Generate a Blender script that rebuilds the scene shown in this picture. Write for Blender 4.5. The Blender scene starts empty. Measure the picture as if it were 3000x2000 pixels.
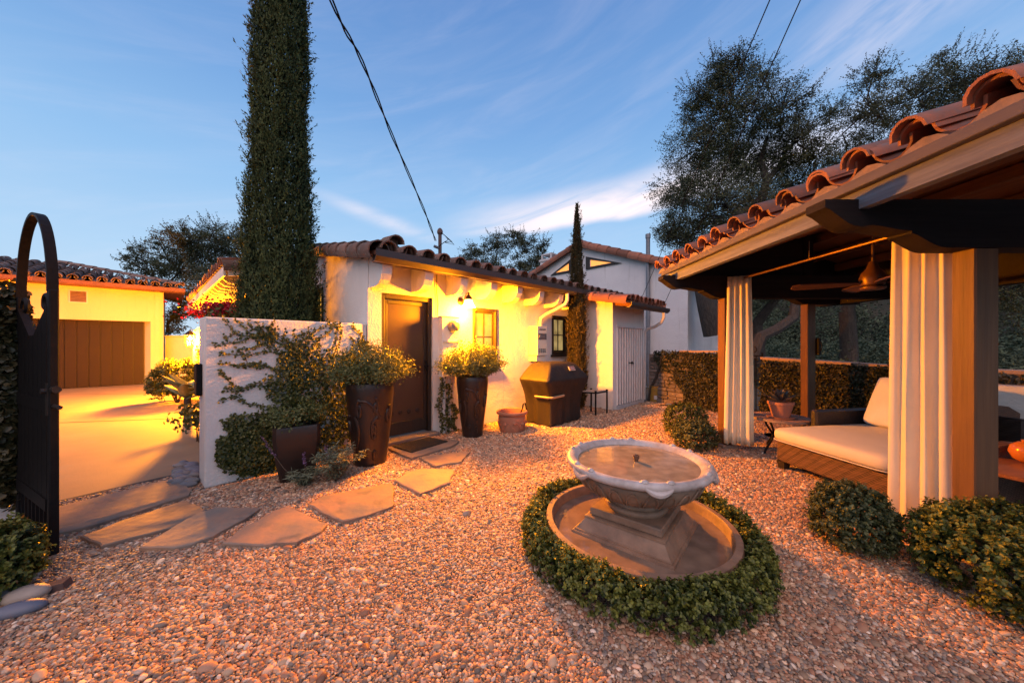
import bpy, math, random
import numpy as np
from mathutils import Vector, Matrix, noise

random.seed(7)
rng = np.random.default_rng(7)
SC = bpy.context.scene
COL = SC.collection
R = math.radians

# ------------------------------------------------------------------ camera, sky, sun, exposure
CAMZ = 1.4
cam_data = bpy.data.cameras.new('camera')
cam_data.lens = 12.0
cam_data.sensor_width = 36.0
cam_data.shift_y = 5 / 3000
cam_data.clip_end = 2000
cam_data.clip_start = 0.05
cam = bpy.data.objects.new('camera', cam_data)
cam.location = (0, 0, CAMZ)
cam.rotation_euler = (R(90), 0, 0)
COL.objects.link(cam)
SC.camera = cam

SUN_EL, SUN_AZ = R(50), R(195)      # soft afterglow from behind the viewer

def build_world():
    w = bpy.data.worlds.new('World')
    SC.world = w
    w.use_nodes = True
    nt = w.node_tree
    nt.nodes.clear()
    N, L = nt.nodes.new, nt.links.new
    out = N('ShaderNodeOutputWorld')
    bg = N('ShaderNodeBackground')
    L(bg.outputs[0], out.inputs[0])
    sky = N('ShaderNodeTexSky')
    sky.sky_type = 'NISHITA'
    sky.sun_disc = False
    sky.sun_elevation = R(4)
    sky.sun_rotation = SUN_AZ
    sky.air_density = 1.0
    sky.ozone_density = 3.0
    co = N('ShaderNodeTexCoord')
    sep = N('ShaderNodeSeparateXYZ')
    L(co.outputs['Generated'], sep.inputs[0])

    def M(op, a, b=None, c=None, clamp=False):
        n = N('ShaderNodeMath')
        n.operation = op
        n.use_clamp = clamp
        for i, x in enumerate((a, b, c)):
            if x is None:
                continue
            if isinstance(x, (int, float)):
                n.inputs[i].default_value = x
            else:
                L(x, n.inputs[i])
        return n.outputs[0]
    x, y, z = sep.outputs
    el = M('ARCSINE', z)
    az = M('ARCTAN2', x, y)
    # dusk blue by elevation
    ramp = N('ShaderNodeValToRGB')
    L(M('DIVIDE', el, 1.5708, clamp=True), ramp.inputs[0])
    cr = ramp.color_ramp
    cr.elements[0].position = 0.0
    cr.elements[0].color = (0.46, 0.58, 0.70, 1)
    cr.elements[1].position = 1.0
    cr.elements[1].color = (0.065, 0.15, 0.38, 1)
    for pos, c in ((0.12, (0.35, 0.52, 0.71)), (0.24, (0.235, 0.42, 0.67)), (0.36, (0.15, 0.305, 0.58)), (0.50, (0.10, 0.22, 0.485))):
        e = cr.elements.new(pos)
        e.color = (*c, 1)
    sc = N('ShaderNodeVectorMath')
    sc.operation = 'SCALE'
    sc.inputs['Scale'].default_value = 0.10
    L(sky.outputs[0], sc.inputs[0])
    mix = N('ShaderNodeMix')
    mix.data_type = 'RGBA'
    mix.inputs['Factor'].default_value = 0.12
    L(ramp.outputs[0], mix.inputs['A'])
    L(sc.outputs[0], mix.inputs['B'])
    base = mix.outputs['Result']
    # wisps of cloud, on the sky's own sphere
    comb = N('ShaderNodeCombineXYZ')
    L(M('ADD', M('MULTIPLY', az, 1.6), M('MULTIPLY', el, -1.5)), comb.inputs[0])
    L(M('ADD', M('MULTIPLY', el, 7.0), M('MULTIPLY', az, -1.7)), comb.inputs[1])
    nz = N('ShaderNodeTexNoise')
    nz.inputs['Scale'].default_value = 1.9
    nz.inputs['Detail'].default_value = 5
    nz.inputs['Roughness'].default_value = 0.62
    nz.inputs['Distortion'].default_value = 0.6
    L(comb.outputs[0], nz.inputs[0])
    n1 = nz.outputs[0]
    nz2 = N('ShaderNodeTexNoise')
    nz2.inputs['Scale'].default_value = 3.0
    nz2.inputs['Detail'].default_value = 5
    L(co.outputs['Generated'], nz2.inputs[0])
    n2 = nz2.outputs[0]

    def smooth(v, a, b):
        m = N('ShaderNodeMapRange')
        m.interpolation_type = 'SMOOTHSTEP'
        m.inputs['From Min'].default_value = a
        m.inputs['From Max'].default_value = b
        L(v, m.inputs['Value'])
        return m.outputs[0]

    def gauss(v, c, s):
        d = M('DIVIDE', M('SUBTRACT', v, c), s)
        return M('EXPONENT', M('MULTIPLY', M('MULTIPLY', d, d), -1.0))
    wob = M('MULTIPLY', M('SUBTRACT', n2, 0.5), 0.05)
    # low bright streak
    c1 = M('SUBTRACT', M('ADD', el, wob), M('ADD', M('MULTIPLY', az, 0.09), 0.318))
    upper = M('SUBTRACT', 1.0, smooth(c1, 0.015, 0.11))
    lower = smooth(c1, -0.022, 0.004)
    s1 = M('MULTIPLY', M('MULTIPLY', upper, lower), M('MULTIPLY', smooth(az, -0.28, 0.16), M('SUBTRACT', 1.0, smooth(az, 0.55, 0.95))))
    s1 = M('MULTIPLY', s1, smooth(n1, 0.18, 0.58))
    # small wisp left of it
    c1b = M('SUBTRACT', el, M('ADD', M('MULTIPLY', az, -0.25), 0.235))
    s1b = M('MULTIPLY', M('MULTIPLY', gauss(c1b, 0.0, 0.018), gauss(az, -0.36, 0.13)), smooth(n1, 0.2, 0.6))
    # high diagonal veil
    c2 = M('SUBTRACT', el, M('ADD', M('MULTIPLY', az, 0.33), 0.30))
    s2 = M('MULTIPLY', M('MULTIPLY', gauss(c2, 0.0, 0.085), smooth(az, 0.1, 0.75)), smooth(n1, 0.34, 0.72))
    c3 = M('SUBTRACT', el, M('ADD', M('MULTIPLY', az, 0.25), 0.37))
    s3 = M('MULTIPLY', M('MULTIPLY', gauss(c3, 0.0, 0.05), smooth(az, 0.6, 0.95)), smooth(n1, 0.30, 0.60))
    veil = M('MULTIPLY', smooth(n1, 0.35, 0.95), 0.14)
    cl = M('ADD', M('ADD', M('MULTIPLY', s1, 1.0), M('MULTIPLY', s1b, 0.5)), M('ADD', M('MULTIPLY', s2, 0.17), M('MULTIPLY', s3, 0.42)))
    cl = M('MAXIMUM', cl, veil)
    cl = M('MULTIPLY', cl, smooth(el, 0.0, 0.10), clamp=True)
    mc = N('ShaderNodeMix')
    mc.data_type = 'RGBA'
    L(cl, mc.inputs['Factor'])
    L(base, mc.inputs['A'])
    mc.inputs['B'].default_value = (0.80, 0.69, 0.70, 1)
    # below the horizon: dim earth tone
    mg = N('ShaderNodeMix')
    mg.data_type = 'RGBA'
    L(smooth(el, -0.06, 0.0), mg.inputs['Factor'])
    mg.inputs['A'].default_value = (0.10, 0.11, 0.12, 1)
    L(mc.outputs['Result'], mg.inputs['B'])
    L(mg.outputs['Result'], bg.inputs['Color'])
    bg.inputs['Strength'].default_value = 1.0

build_world()
sun_d = bpy.data.lights.new('sun', 'SUN')
sun_d.energy = 1.3
sun_d.angle = R(70)
sun_d.color = (1.0, 0.60, 0.40)
sun = bpy.data.objects.new('sun', sun_d)
sun.rotation_euler = Vector((math.sin(SUN_AZ) * math.cos(SUN_EL), math.cos(SUN_AZ) * math.cos(SUN_EL), math.sin(SUN_EL))).to_track_quat('Z', 'Y').to_euler()
COL.objects.link(sun)
vs = SC.view_settings
vs.view_transform = 'Standard'
vs.look = 'None'
vs.exposure = 0.55
vs.gamma = 1.0
SC.cycles.use_denoising = True
SC.cycles.max_bounces = 6
SC.cycles.diffuse_bounces = 3
SC.cycles.glossy_bounces = 3
SC.cycles.transmission_bounces = 4
SC.cycles.transparent_max_bounces = 6
SC.cycles.sample_clamp_indirect = 4.0
SC.cycles.caustics_reflective = False
SC.cycles.caustics_refractive = False
DOOR_LAMP_W = 1350.0
LANTERN_W = 4300.0
LAMP_COL = (1.0, 0.29, 0.002)

# ------------------------------------------------------------------ helpers
F = 1000.0
def at(px, py, Y):
    """The place at depth Y metres that the survey grid (3000 x 2000) gives."""
    return Vector(((px - 1500) / F * Y, Y, CAMZ - (py - 1005) / F * Y))
def gp(px, py, z=0.0):
    """The place on the level z."""
    Y = (CAMZ - z) * F / (py - 1005)
    return Vector(((px - 1500) / F * Y, Y, z))

WORLD = {}
def attach(o, parent=None, mw=None):
    COL.objects.link(o)
    mw = mw if mw is not None else Matrix()
    WORLD[o.name] = mw
    if parent is not None:
        o.parent = parent
        o.matrix_parent_inverse = WORLD[parent.name].inverted()
    o.matrix_basis = mw
    return o
def tag(o, label=None, cat=None, group=None, kind=None):
    for k, v in (('label', label), ('category', cat), ('group', group), ('kind', kind)):
        if v:
            o[k] = v
    return o
def thing(name, loc, label, cat, group=None):
    o = bpy.data.objects.new(name, None)
    o.empty_display_size = 0.1
    attach(o, None, Matrix.Translation(Vector(loc)))
    return tag(o, label, cat, group)
def place(me_name, mesh, parent, mw):
    return attach(bpy.data.objects.new(me_name, mesh), parent, mw)

def np_mesh(name, verts, polys, mat, smooth=False, lv=None):
    """verts (n,3); polys (m,k) same corner count."""
    me = bpy.data.meshes.new(name)
    verts = np.asarray(verts, dtype=np.float32)
    polys = np.asarray(polys, dtype=np.int32)
    m, k = polys.shape
    me.vertices.add(len(verts))
    me.vertices.foreach_set('co', verts.ravel())
    me.loops.add(m * k)
    me.loops.foreach_set('vertex_index', polys.ravel())
    me.polygons.add(m)
    me.polygons.foreach_set('loop_start', np.arange(0, m * k, k, dtype=np.int32))
    me.polygons.foreach_set('loop_total', np.full(m, k, dtype=np.int32))
    if smooth:
        me.polygons.foreach_set('use_smooth', np.ones(m, dtype=bool))
    me.update(calc_edges=True)
    if lv is not None:
        a = me.attributes.new('lv', 'FLOAT', 'POINT')
        a.data.foreach_set('value', np.asarray(lv, dtype=np.float32))
    if mat:
        me.materials.append(mat)
    return me

class MB:
    """Collects shapes and links them as one mesh object."""
    def __init__(self, M=None):
        self.v, self.f, self.M = [], [], M or Matrix()
    def add(self, vs, fs):
        b = len(self.v)
        self.v += [self.M @ Vector(p) for p in vs]
        self.f += [[i + b for i in f] for f in fs]
        return self
    def box(self, lo, hi, bev=0.0):
        (x0, y0, z0), (x1, y1, z1) = lo, hi
        if bev <= 0:
            vs = [(x0, y0, z0), (x1, y0, z0), (x1, y1, z0), (x0, y1, z0), (x0, y0, z1), (x1, y0, z1), (x1, y1, z1), (x0, y1, z1)]
            return self.add(vs, [(0, 3, 2, 1), (4, 5, 6, 7), (0, 1, 5, 4), (1, 2, 6, 5), (2, 3, 7, 6), (3, 0, 4, 7)])
        b = min(bev, (x1 - x0) * .45, (y1 - y0) * .45, (z1 - z0) * .45)
        vs, fs = [], []
        ring = lambda i, z: [(x0 + i, y0 + i, z), (x1 - i, y0 + i, z), (x1 - i, y1 - i, z), (x0 + i, y1 - i, z)]
        ring8 = lambda z: [(x0 + b, y0, z), (x1 - b, y0, z), (x1, y0 + b, z), (x1, y1 - b, z), (x1 - b, y1, z), (x0 + b, y1, z), (x0, y1 - b, z), (x0, y0 + b, z)]
        ringi = lambda z: [(x0 + b, y0 + b, z), (x1 - b, y0 + b, z), (x1 - b, y0 + b, z), (x1 - b, y1 - b, z), (x1 - b, y1 - b, z), (x0 + b, y1 - b, z), (x0 + b, y1 - b, z), (x0 + b, y0 + b, z)]
        vs = ringi(z0) + ring8(z0 + b) + ring8(z1 - b) + ringi(z1)
        for k in range(3):
            for i in range(8):
                j = (i + 1) % 8
                fs.append((k * 8 + i, k * 8 + j, k * 8 + 8 + j, k * 8 + 8 + i))
        fs.append((7, 5, 3, 1))
        fs.append((24 + 0, 24 + 2, 24 + 4, 24 + 6))
        return self.add(vs, fs)
    def prism(self, poly, a0, a1, axis='z'):
        """poly: outline in the two other axes (x,y)/(x,z)/(y,z), extruded a0..a1."""
        n = len(poly)
        mk = {'z': lambda p, a: (p[0], p[1], a), 'y': lambda p, a: (p[0], a, p[1]), 'x': lambda p, a: (a, p[0], p[1])}[axis]
        vs = [mk(p, a0) for p in poly] + [mk(p, a1) for p in poly]
        fs = [tuple(range(n - 1, -1, -1)), tuple(range(n, 2 * n))]
        fs += [(i, (i + 1) % n, n + (i + 1) % n, n + i) for i in range(n)]
        return self.add(vs, fs)
    def lathe(self, prof, seg=32, center=(0, 0, 0), wob=None):
        cx, cy, cz = center
        vs, fs = [], []
        for (r, z) in prof:
            for i in range(seg):
                a = 2 * math.pi * i / seg
                rr = r * (wob(a, z) if wob else 1)
                vs.append((cx + rr * math.cos(a), cy + rr * math.sin(a), cz + z))
        for k in range(len(prof) - 1):
            for i in range(seg):
                j = (i + 1) % seg
                fs.append((k * seg + i, k * seg + j, (k + 1) * seg + j, (k + 1) * seg + i))
        if prof[0][0] > 1e-4:
            fs.append(tuple(range(seg - 1, -1, -1)))
        if prof[-1][0] > 1e-4:
            fs.append(tuple((len(prof) - 1) * seg + i for i in range(seg)))
        return self.add(vs, fs)
    def tube(self, path, rad, seg=6, cap=True):
        path = [Vector(p) for p in path]
        n = len(path)
        rads = rad if isinstance(rad, (list, tuple)) else [rad] * n
        vs, fs = [], []
        ref = Vector((0.123, 0.2, 0.97)).normalized()
        prev = None
        for i, p in enumerate(path):
            d = (path[min(i + 1, n - 1)] - path[max(i - 1, 0)]).normalized()
            if prev is None:
                a = d.cross(ref)
                if a.length < .1:
                    a = d.cross(Vector((1, 0, 0)))
            else:
                a = prev - d * prev.dot(d)
            a.normalize()
            prev = a
            b = d.cross(a)
            for k in range(seg):
                t = 2 * math.pi * k / seg
                vs.append(p + (a * math.cos(t) + b * math.sin(t)) * rads[i])
        for i in range(n - 1):
            for k in range(seg):
                j = (k + 1) % seg
                fs.append((i * seg + k, i * seg + j, (i + 1) * seg + j, (i + 1) * seg + k))
        if cap:
            fs.append(tuple(range(seg - 1, -1, -1)))
            fs.append(tuple((n - 1) * seg + k for k in range(seg)))
        return self.add(vs, fs)
    def mesh(self, name, mat=None, smooth=False):
        me = bpy.data.meshes.new(name)
        me.from_pydata([tuple(p) for p in self.v], [], self.f)
        me.update()
        if mat:
            me.materials.append(mat)
        if smooth:
            me.polygons.foreach_set('use_smooth', [True] * len(me.polygons))
            if smooth != 'all':
                try:
                    me.set_sharp_from_angle(angle=R(smooth if isinstance(smooth, (int, float)) and smooth > 1 else 40))
                except Exception:
                    pass
        return me
    def build(self, name, mat, parent=None, smooth=False):
        return attach(bpy.data.objects.new(name, self.mesh(name, mat, smooth)), parent)

# ------------------------------------------------------------------ materials
def nodes(name):
    m = bpy.data.materials.new(name)
    m.use_nodes = True
    nt = m.node_tree
    return m, nt, nt.nodes.new, nt.links.new, nt.nodes['Principled BSDF']
def setmix(N, L, a, b, fac):
    mx = N('ShaderNodeMix')
    mx.data_type = 'RGBA'
    for sock, x in ((mx.inputs['A'], a), (mx.inputs['B'], b)):
        if isinstance(x, tuple):
            sock.default_value = (*x[:3], 1)
        else:
            L(x, sock)
    if isinstance(fac, (int, float)):
        mx.inputs['Factor'].default_value = fac
    else:
        L(fac, mx.inputs['Factor'])
    return mx.outputs['Result']
def ramp01(N, L, v, a, b):
    m = N('ShaderNodeMapRange')
    m.inputs['From Min'].default_value = a
    m.inputs['From Max'].default_value = b
    L(v, m.inputs['Value'])
    return m.outputs[0]
def mat(name, c, c2=None, scale=6.0, lo=.35, hi=.65, rough=.7, bump=0.0, bscale=60.0, metal=0.0, spec=.5, stretch=None, rnd=0.0, emit=None, speck=None, bdist=.01):
    m, nt, N, L, bs = nodes(name)
    co = N('ShaderNodeTexCoord')
    src = co.outputs['Object']
    if stretch:
        mp = N('ShaderNodeMapping')
        mp.inputs['Scale'].default_value = stretch
        L(src, mp.inputs[0])
        src = mp.outputs[0]
    col = tuple(c)
    if c2:
        nz = N('ShaderNodeTexNoise')
        nz.inputs['Scale'].default_value = scale
        nz.inputs['Detail'].default_value = 6
        nz.inputs['Roughness'].default_value = .6
        L(src, nz.inputs[0])
        col = setmix(N, L, tuple(c), tuple(c2), ramp01(N, L, nz.outputs[0], lo, hi))
    if speck:
        nz = N('ShaderNodeTexNoise')
        nz.inputs['Scale'].default_value = speck[1]
        nz.inputs['Detail'].default_value = 3
        L(co.outputs['Object'], nz.inputs[0])
        col = setmix(N, L, col, tuple(speck[0]), ramp01(N, L, nz.outputs[0], speck[2], speck[3]))
    if rnd:
        oi = N('ShaderNodeObjectInfo')
        hs = N('ShaderNodeHueSaturation')
        hs.inputs['Saturation'].default_value = 1
        mr = N('ShaderNodeMapRange')
        mr.inputs['To Min'].default_value = 1 - rnd
        mr.inputs['To Max'].default_value = 1 + rnd
        L(oi.outputs['Random'], mr.inputs['Value'])
        L(mr.outputs[0], hs.inputs['Value'])
        if isinstance(col, tuple):
            hs.inputs['Color'].default_value = (*col[:3], 1)
        else:
            L(col, hs.inputs['Color'])
        col = hs.outputs[0]
    if isinstance(col, tuple):
        bs.inputs['Base Color'].default_value = (*col[:3], 1)
    else:
        L(col, bs.inputs['Base Color'])
    bs.inputs['Roughness'].default_value = rough
    bs.inputs['Metallic'].default_value = metal
    bs.inputs['Specular IOR Level'].default_value = spec
    if bump:
        nz = N('ShaderNodeTexNoise')
        nz.inputs['Scale'].default_value = bscale
        nz.inputs['Detail'].default_value = 5
        L(src, nz.inputs[0])
        bp = N('ShaderNodeBump')
        bp.inputs['Strength'].default_value = bump
        bp.inputs['Distance'].default_value = bdist
        L(nz.outputs[0], bp.inputs['Height'])
        L(bp.outputs[0], bs.inputs['Normal'])
    if emit:
        bs.inputs['Emission Color'].default_value = (*emit[0], 1)
        bs.inputs['Emission Strength'].default_value = emit[1]
    return m
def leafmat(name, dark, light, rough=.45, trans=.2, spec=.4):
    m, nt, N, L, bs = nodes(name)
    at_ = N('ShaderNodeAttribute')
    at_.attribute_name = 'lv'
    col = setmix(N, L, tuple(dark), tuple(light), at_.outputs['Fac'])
    L(col, bs.inputs['Base Color'])
    bs.inputs['Roughness'].default_value = rough
    bs.inputs['Specular IOR Level'].default_value = spec
    tr = N('ShaderNodeBsdfTranslucent')
    L(col, tr.inputs['Color'])
    ms = N('ShaderNodeMixShader')
    ms.inputs[0].default_value = trans
    L(bs.outputs[0], ms.inputs[1])
    L(tr.outputs[0], ms.inputs[2])
    L(ms.outputs[0], nt.nodes['Material Output'].inputs['Surface'])
    return m
def glow(name, c, s):
    m, nt, N, L, bs = nodes(name)
    bs.inputs['Base Color'].default_value = (*c, 1)
    bs.inputs['Emission Color'].default_value = (*c, 1)
    bs.inputs['Emission Strength'].default_value = s
    bs.inputs['Roughness'].default_value = .15
    return m

def stucco_mat(name, c, c2, dirt=(.42, .40, .38)):
    m, nt, N, L, bs = nodes(name)
    co = N('ShaderNodeTexCoord')
    nz = N('ShaderNodeTexNoise'); nz.inputs['Scale'].default_value = 1.3; nz.inputs['Detail'].default_value = 7
    L(co.outputs['Object'], nz.inputs[0])
    col = setmix(N, L, c, c2, ramp01(N, L, nz.outputs[0], .35, .7))
    mp = N('ShaderNodeMapping'); mp.inputs['Scale'].default_value = (9, 9, .55)
    L(co.outputs['Object'], mp.inputs[0])
    n2 = N('ShaderNodeTexNoise'); n2.inputs['Scale'].default_value = 1.6; n2.inputs['Detail'].default_value = 6
    L(mp.outputs[0], n2.inputs[0])
    col = setmix(N, L, col, dirt, ramp01(N, L, n2.outputs[0], .60, .95))
    n3 = N('ShaderNodeTexNoise'); n3.inputs['Scale'].default_value = 28; n3.inputs['Detail'].default_value = 4
    L(co.outputs['Object'], n3.inputs[0])
    col = setmix(N, L, col, (.16, .15, .14), ramp01(N, L, n3.outputs[0], .74, .82))
    L(col, bs.inputs['Base Color'])
    bs.inputs['Roughness'].default_value = .85
    bs.inputs['Specular IOR Level'].default_value = .25
    n4 = N('ShaderNodeTexNoise'); n4.inputs['Scale'].default_value = 45; n4.inputs['Detail'].default_value = 5
    L(co.outputs['Object'], n4.inputs[0])
    n5 = N('ShaderNodeTexNoise'); n5.inputs['Scale'].default_value = 5; n5.inputs['Detail'].default_value = 3
    L(co.outputs['Object'], n5.inputs[0])
    ad = N('ShaderNodeMath'); ad.operation = 'MULTIPLY_ADD'
    L(n5.outputs[0], ad.inputs[0]); ad.inputs[1].default_value = 1.6; L(n4.outputs[0], ad.inputs[2])
    bp = N('ShaderNodeBump'); bp.inputs['Strength'].default_value = .55; bp.inputs['Distance'].default_value = .012
    L(ad.outputs[0], bp.inputs['Height'])
    L(bp.outputs[0], bs.inputs['Normal'])
    return m

STUCCO = stucco_mat('stucco_white', (.74, .71, .68), (.66, .63, .60))
STUCCO2 = stucco_mat('stucco_far', (.72, .71, .72), (.64, .63, .65))
STUCCO_LIT = stucco_mat('stucco_lamp_yellow', (.74, .59, .32), (.68, .53, .28), dirt=(.55, .42, .25))  # yellow of the lantern light put into the stucco colour, dirt tone included
TILE = mat('clay_tile', (.30, .105, .055), (.20, .085, .055), scale=9, rough=.75, bump=.35, bscale=40, rnd=.40, speck=((.14, .11, .10), 14, .55, .75))
TILE_OLD = mat('weathered_clay_tile', (.20, .105, .075), (.12, .085, .07), scale=8, rough=.85, bump=.4, bscale=40, rnd=.45, speck=((.24, .22, .20), 18, .56, .75))
MORTAR = mat('mortar', (.30, .215, .165), (.21, .155, .125), scale=14, rough=.9, bump=.5, bscale=50)
DARKWOOD = mat('dark_brown_wood', (.014, .009, .007), (.024, .015, .010), scale=4, stretch=(8, 8, .7), rough=.55, bump=.2, bscale=30)
BLACKIRON = mat('black_iron', (.006, .006, .007), (.010, .009, .009), scale=20, rough=.6, spec=.15, bump=.15, bscale=80)
def wood(name, c, c2, rough=.6, ax='z', spec=.3):
    st = {'z': (14, 14, .8), 'x': (.8, 14, 14), 'y': (14, .8, 14)}[ax]
    return mat(name, c, c2, scale=2.2, stretch=st, lo=.3, hi=.7, rough=rough, bump=.35, bscale=5, bdist=.006, spec=spec)
POSTWOOD = wood('stained_post', (.16, .075, .032), (.10, .048, .022), .55)
BEAMWOOD = wood('stained_beam', (.024, .019, .019), (.015, .012, .013), .7, 'x', .08)
RAFTWOOD = wood('stained_rafter', (.19, .095, .048), (.12, .06, .033), .6, 'y')
WEATHWOOD = wood('weathered_fascia', (.19, .20, .23), (.10, .105, .125), .7, 'y')
WEATHTOP = wood('painted_fascia', (.115, .10, .11), (.085, .075, .085), .65, 'y')
STONE = mat('flagstone', (.33, .20, .13), (.18, .155, .13), scale=2.6, rnd=.2, rough=.75, bump=.6, bscale=9, speck=((.12, .11, .10), 6, .58, .75), bdist=.02)
FOUNT = mat('cast_stone', (.30, .195, .13), (.17, .112, .076), scale=7, rough=.6, bump=.3, bscale=40, speck=((.15, .12, .10), 9, .60, .80))
FOUNTRIM = mat('pale_cast_stone', (.50, .46, .44), (.30, .255, .23), scale=9, rough=.45, bump=.25, bscale=40, speck=((.20, .17, .15), 13, .6, .8))
GLAZE = mat('dark_glazed_pot', (.015, .009, .008), (.026, .015, .012), scale=5, rough=.36, bump=.15, bscale=25)
TERRA = mat('terracotta', (.40, .17, .10), (.30, .13, .085), scale=7, rough=.8, bump=.25, bscale=40)
COVER = mat('grill_cover_cloth', (.008, .0055, .0045), (.013, .009, .007), scale=5, rough=.65, bump=.25, bscale=14, bdist=.03)
CLOTH = mat('cream_canvas', (.75, .64, .46), (.69, .58, .41), scale=3, rough=.9, bump=.15, bscale=140)
MATTR = mat('cream_mattress', (.64, .58, .48), (.58, .52, .43), scale=3, rough=.9, bump=.15, bscale=60)
WHITECL = mat('white_cushion', (.62, .62, .64), (.56, .56, .58), scale=4, rough=.9, bump=.15, bscale=60)
OLIVE = mat('olive_cushion', (.10, .085, .03), (.08, .07, .025), rough=.9)
def wicker_mat(name, c, c2):
    m, nt, N, L, bs = nodes(name)
    co = N('ShaderNodeTexCoord')
    mp = N('ShaderNodeMapping'); mp.inputs['Rotation'].default_value = (R(90), 0, R(35)); mp.inputs['Scale'].default_value = (1, 1, 1)
    L(co.outputs['Object'], mp.inputs[0])
    br = N('ShaderNodeTexBrick')
    br.inputs['Scale'].default_value = 22
    br.inputs['Mortar Size'].default_value = .035
    br.inputs['Color1'].default_value = (*c, 1); br.inputs['Color2'].default_value = (*c2, 1)
    br.inputs['Mortar'].default_value = (c[0] * .12, c[1] * .12, c[2] * .12, 1)
    L(mp.outputs[0], br.inputs['Vector'])
    L(br.outputs['Color'], bs.inputs['Base Color'])
    iv = N('ShaderNodeMath'); iv.operation = 'SUBTRACT'; iv.inputs[0].default_value = 1
    L(br.outputs['Fac'], iv.inputs[1])
    bp = N('ShaderNodeBump'); bp.inputs['Strength'].default_value = .9; bp.inputs['Distance'].default_value = .008
    L(iv.outputs[0], bp.inputs['Height'])
    L(bp.outputs[0], bs.inputs['Normal'])
    bs.inputs['Roughness'].default_value = .5
    return m
WICKER = wicker_mat('brown_wicker', (.17, .085, .05), (.11, .055, .035))
WICKERD = wicker_mat('dark_wicker', (.045, .032, .028), (.03, .022, .02))
WHITEPAINT = mat('white_paint', (.62, .60, .60), (.54, .52, .52), scale=8, rough=.5, bump=.1, bscale=30, speck=((.35, .31, .28), 22, .64, .8))
CREAMPAINT = mat('cream_metal', (.66, .62, .52), (.6, .56, .48), rough=.4)
GREYMETAL = mat('grey_metal', (.22, .23, .26), (.17, .18, .2), rough=.45, metal=.3)
GUTTER = mat('brown_gutter', (.055, .032, .026), (.04, .026, .022), rough=.4)
REDWOOD = mat('redwood_soffit', (.22, .075, .04), (.15, .055, .03), scale=3, rough=.7)
BARK = mat('oak_bark', (.055, .045, .036), (.025, .021, .018), scale=7, stretch=(3, 3, .8), rough=.9, bump=.8, bscale=12, bdist=.04)
SOIL = mat('potting_soil', (.03, .022, .016), (.05, .036, .025), scale=30, rough=.95, bump=.6, bscale=60)
SHEDBOARD = mat('grey_board', (.40, .385, .39), (.33, .32, .325), scale=8, rough=.6, bump=.1, bscale=30)
BATTEN = mat('ridge_light_batten', (.78, .75, .74), (.70, .67, .66), scale=8, rough=.5)  # light along the door ridges put into colour, paler than the boards
WINLIT = glow('lit_interior', (1.0, .50, .10), 1.1)
WINDIM = glow('dim_interior', (1.0, .66, .30), .35)
TRILIT = glow('lit_clerestory', (1.0, .38, .07), .75)
L_BOX = leafmat('boxwood_leaf', (.022, .040, .010), (.28, .29, .05))
L_BOXB = leafmat('grey_boxwood_leaf', (.030, .045, .018), (.20, .22, .085))
L_IVY = leafmat('creeping_fig_leaf', (.020, .026, .010), (.10, .075, .030), trans=.1)
L_VINE = leafmat('vine_leaf', (.028, .045, .012), (.20, .19, .05))
L_OAK = leafmat('oak_leaf', (.026, .037, .015), (.125, .14, .052), trans=.22)
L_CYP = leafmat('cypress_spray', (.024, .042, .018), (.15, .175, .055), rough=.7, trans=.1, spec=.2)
L_CYPB = leafmat('dry_cypress_spray', (.030, .028, .012), (.13, .095, .035), rough=.7, trans=.15, spec=.2)
L_HERB = leafmat('herb_leaf', (.035, .060, .018), (.16, .18, .055), trans=.2)
L_SAGE = leafmat('sage_leaf', (.08, .11, .075), (.27, .29, .18), trans=.15)
L_RED = leafmat('bougainvillea_bract', (.20, .008, .012), (.55, .03, .06), trans=.3)
L_PURP = leafmat('purple_floret', (.12, .06, .16), (.28, .17, .33), trans=.2)
L_BRUSH = leafmat('hill_brush_leaf', (.040, .055, .036), (.13, .165, .10), rough=.85, trans=.1, spec=.08)
STEM = mat('woody_stem', (.10, .07, .045), (.06, .045, .03), rough=.85)

# ------------------------------------------------------------------ foliage helpers
def unit(a):
    return a / np.maximum(np.linalg.norm(a, axis=1, keepdims=True), 1e-9)
def leaves(P, Nrm, L, W, lv, oval=False, fold=.25, tilt=.55, axis=None, jitter=.35):
    """leaf blades at points P, facing about Nrm; L, W sizes (arrays or numbers)."""
    n = len(P)
    P = np.asarray(P, dtype=np.float64)
    Nn = unit(np.asarray(Nrm, dtype=np.float64) + rng.normal(0, tilt, (n, 3)))
    if axis is None:
        A = rng.normal(0, 1, (n, 3))
    else:
        A = np.asarray(axis, dtype=np.float64) + rng.normal(0, jitter, (n, 3))
    A = unit(A - Nn * np.sum(A * Nn, axis=1, keepdims=True))
    B = np.cross(Nn, A)
    L = (np.ones(n) * L * rng.uniform(.7, 1.25, n))[:, None]
    W = (np.ones(n) * W * rng.uniform(.75, 1.2, n))[:, None]
    up = Nn * W * fold
    if oval:
        vs = np.stack([P, P + A * L * .28 + B * W * .5 + up, P + A * L * .72 + B * W * .46 + up, P + A * L,
                       P + A * L * .72 - B * W * .46 + up, P + A * L * .28 - B * W * .5 + up], 1).reshape(-1, 3)
        b = np.arange(n)[:, None] * 6
        fs = np.concatenate([b + np.array([[0, 1, 2, 3]]), b + np.array([[0, 3, 4, 5]])], 0)
        lvv = np.repeat(lv, 6)
    else:
        vs = np.stack([P, P + A * L * .45 + B * W * .5 + up, P + A * L, P + A * L * .45 - B * W * .5 + up], 1).reshape(-1, 3)
        b = np.arange(n)[:, None] * 4
        fs = np.concatenate([b + np.array([[0, 1, 2]]), b + np.array([[0, 2, 3]])], 0)
        lvv = np.repeat(lv, 4)
    return vs, fs, lvv
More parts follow.
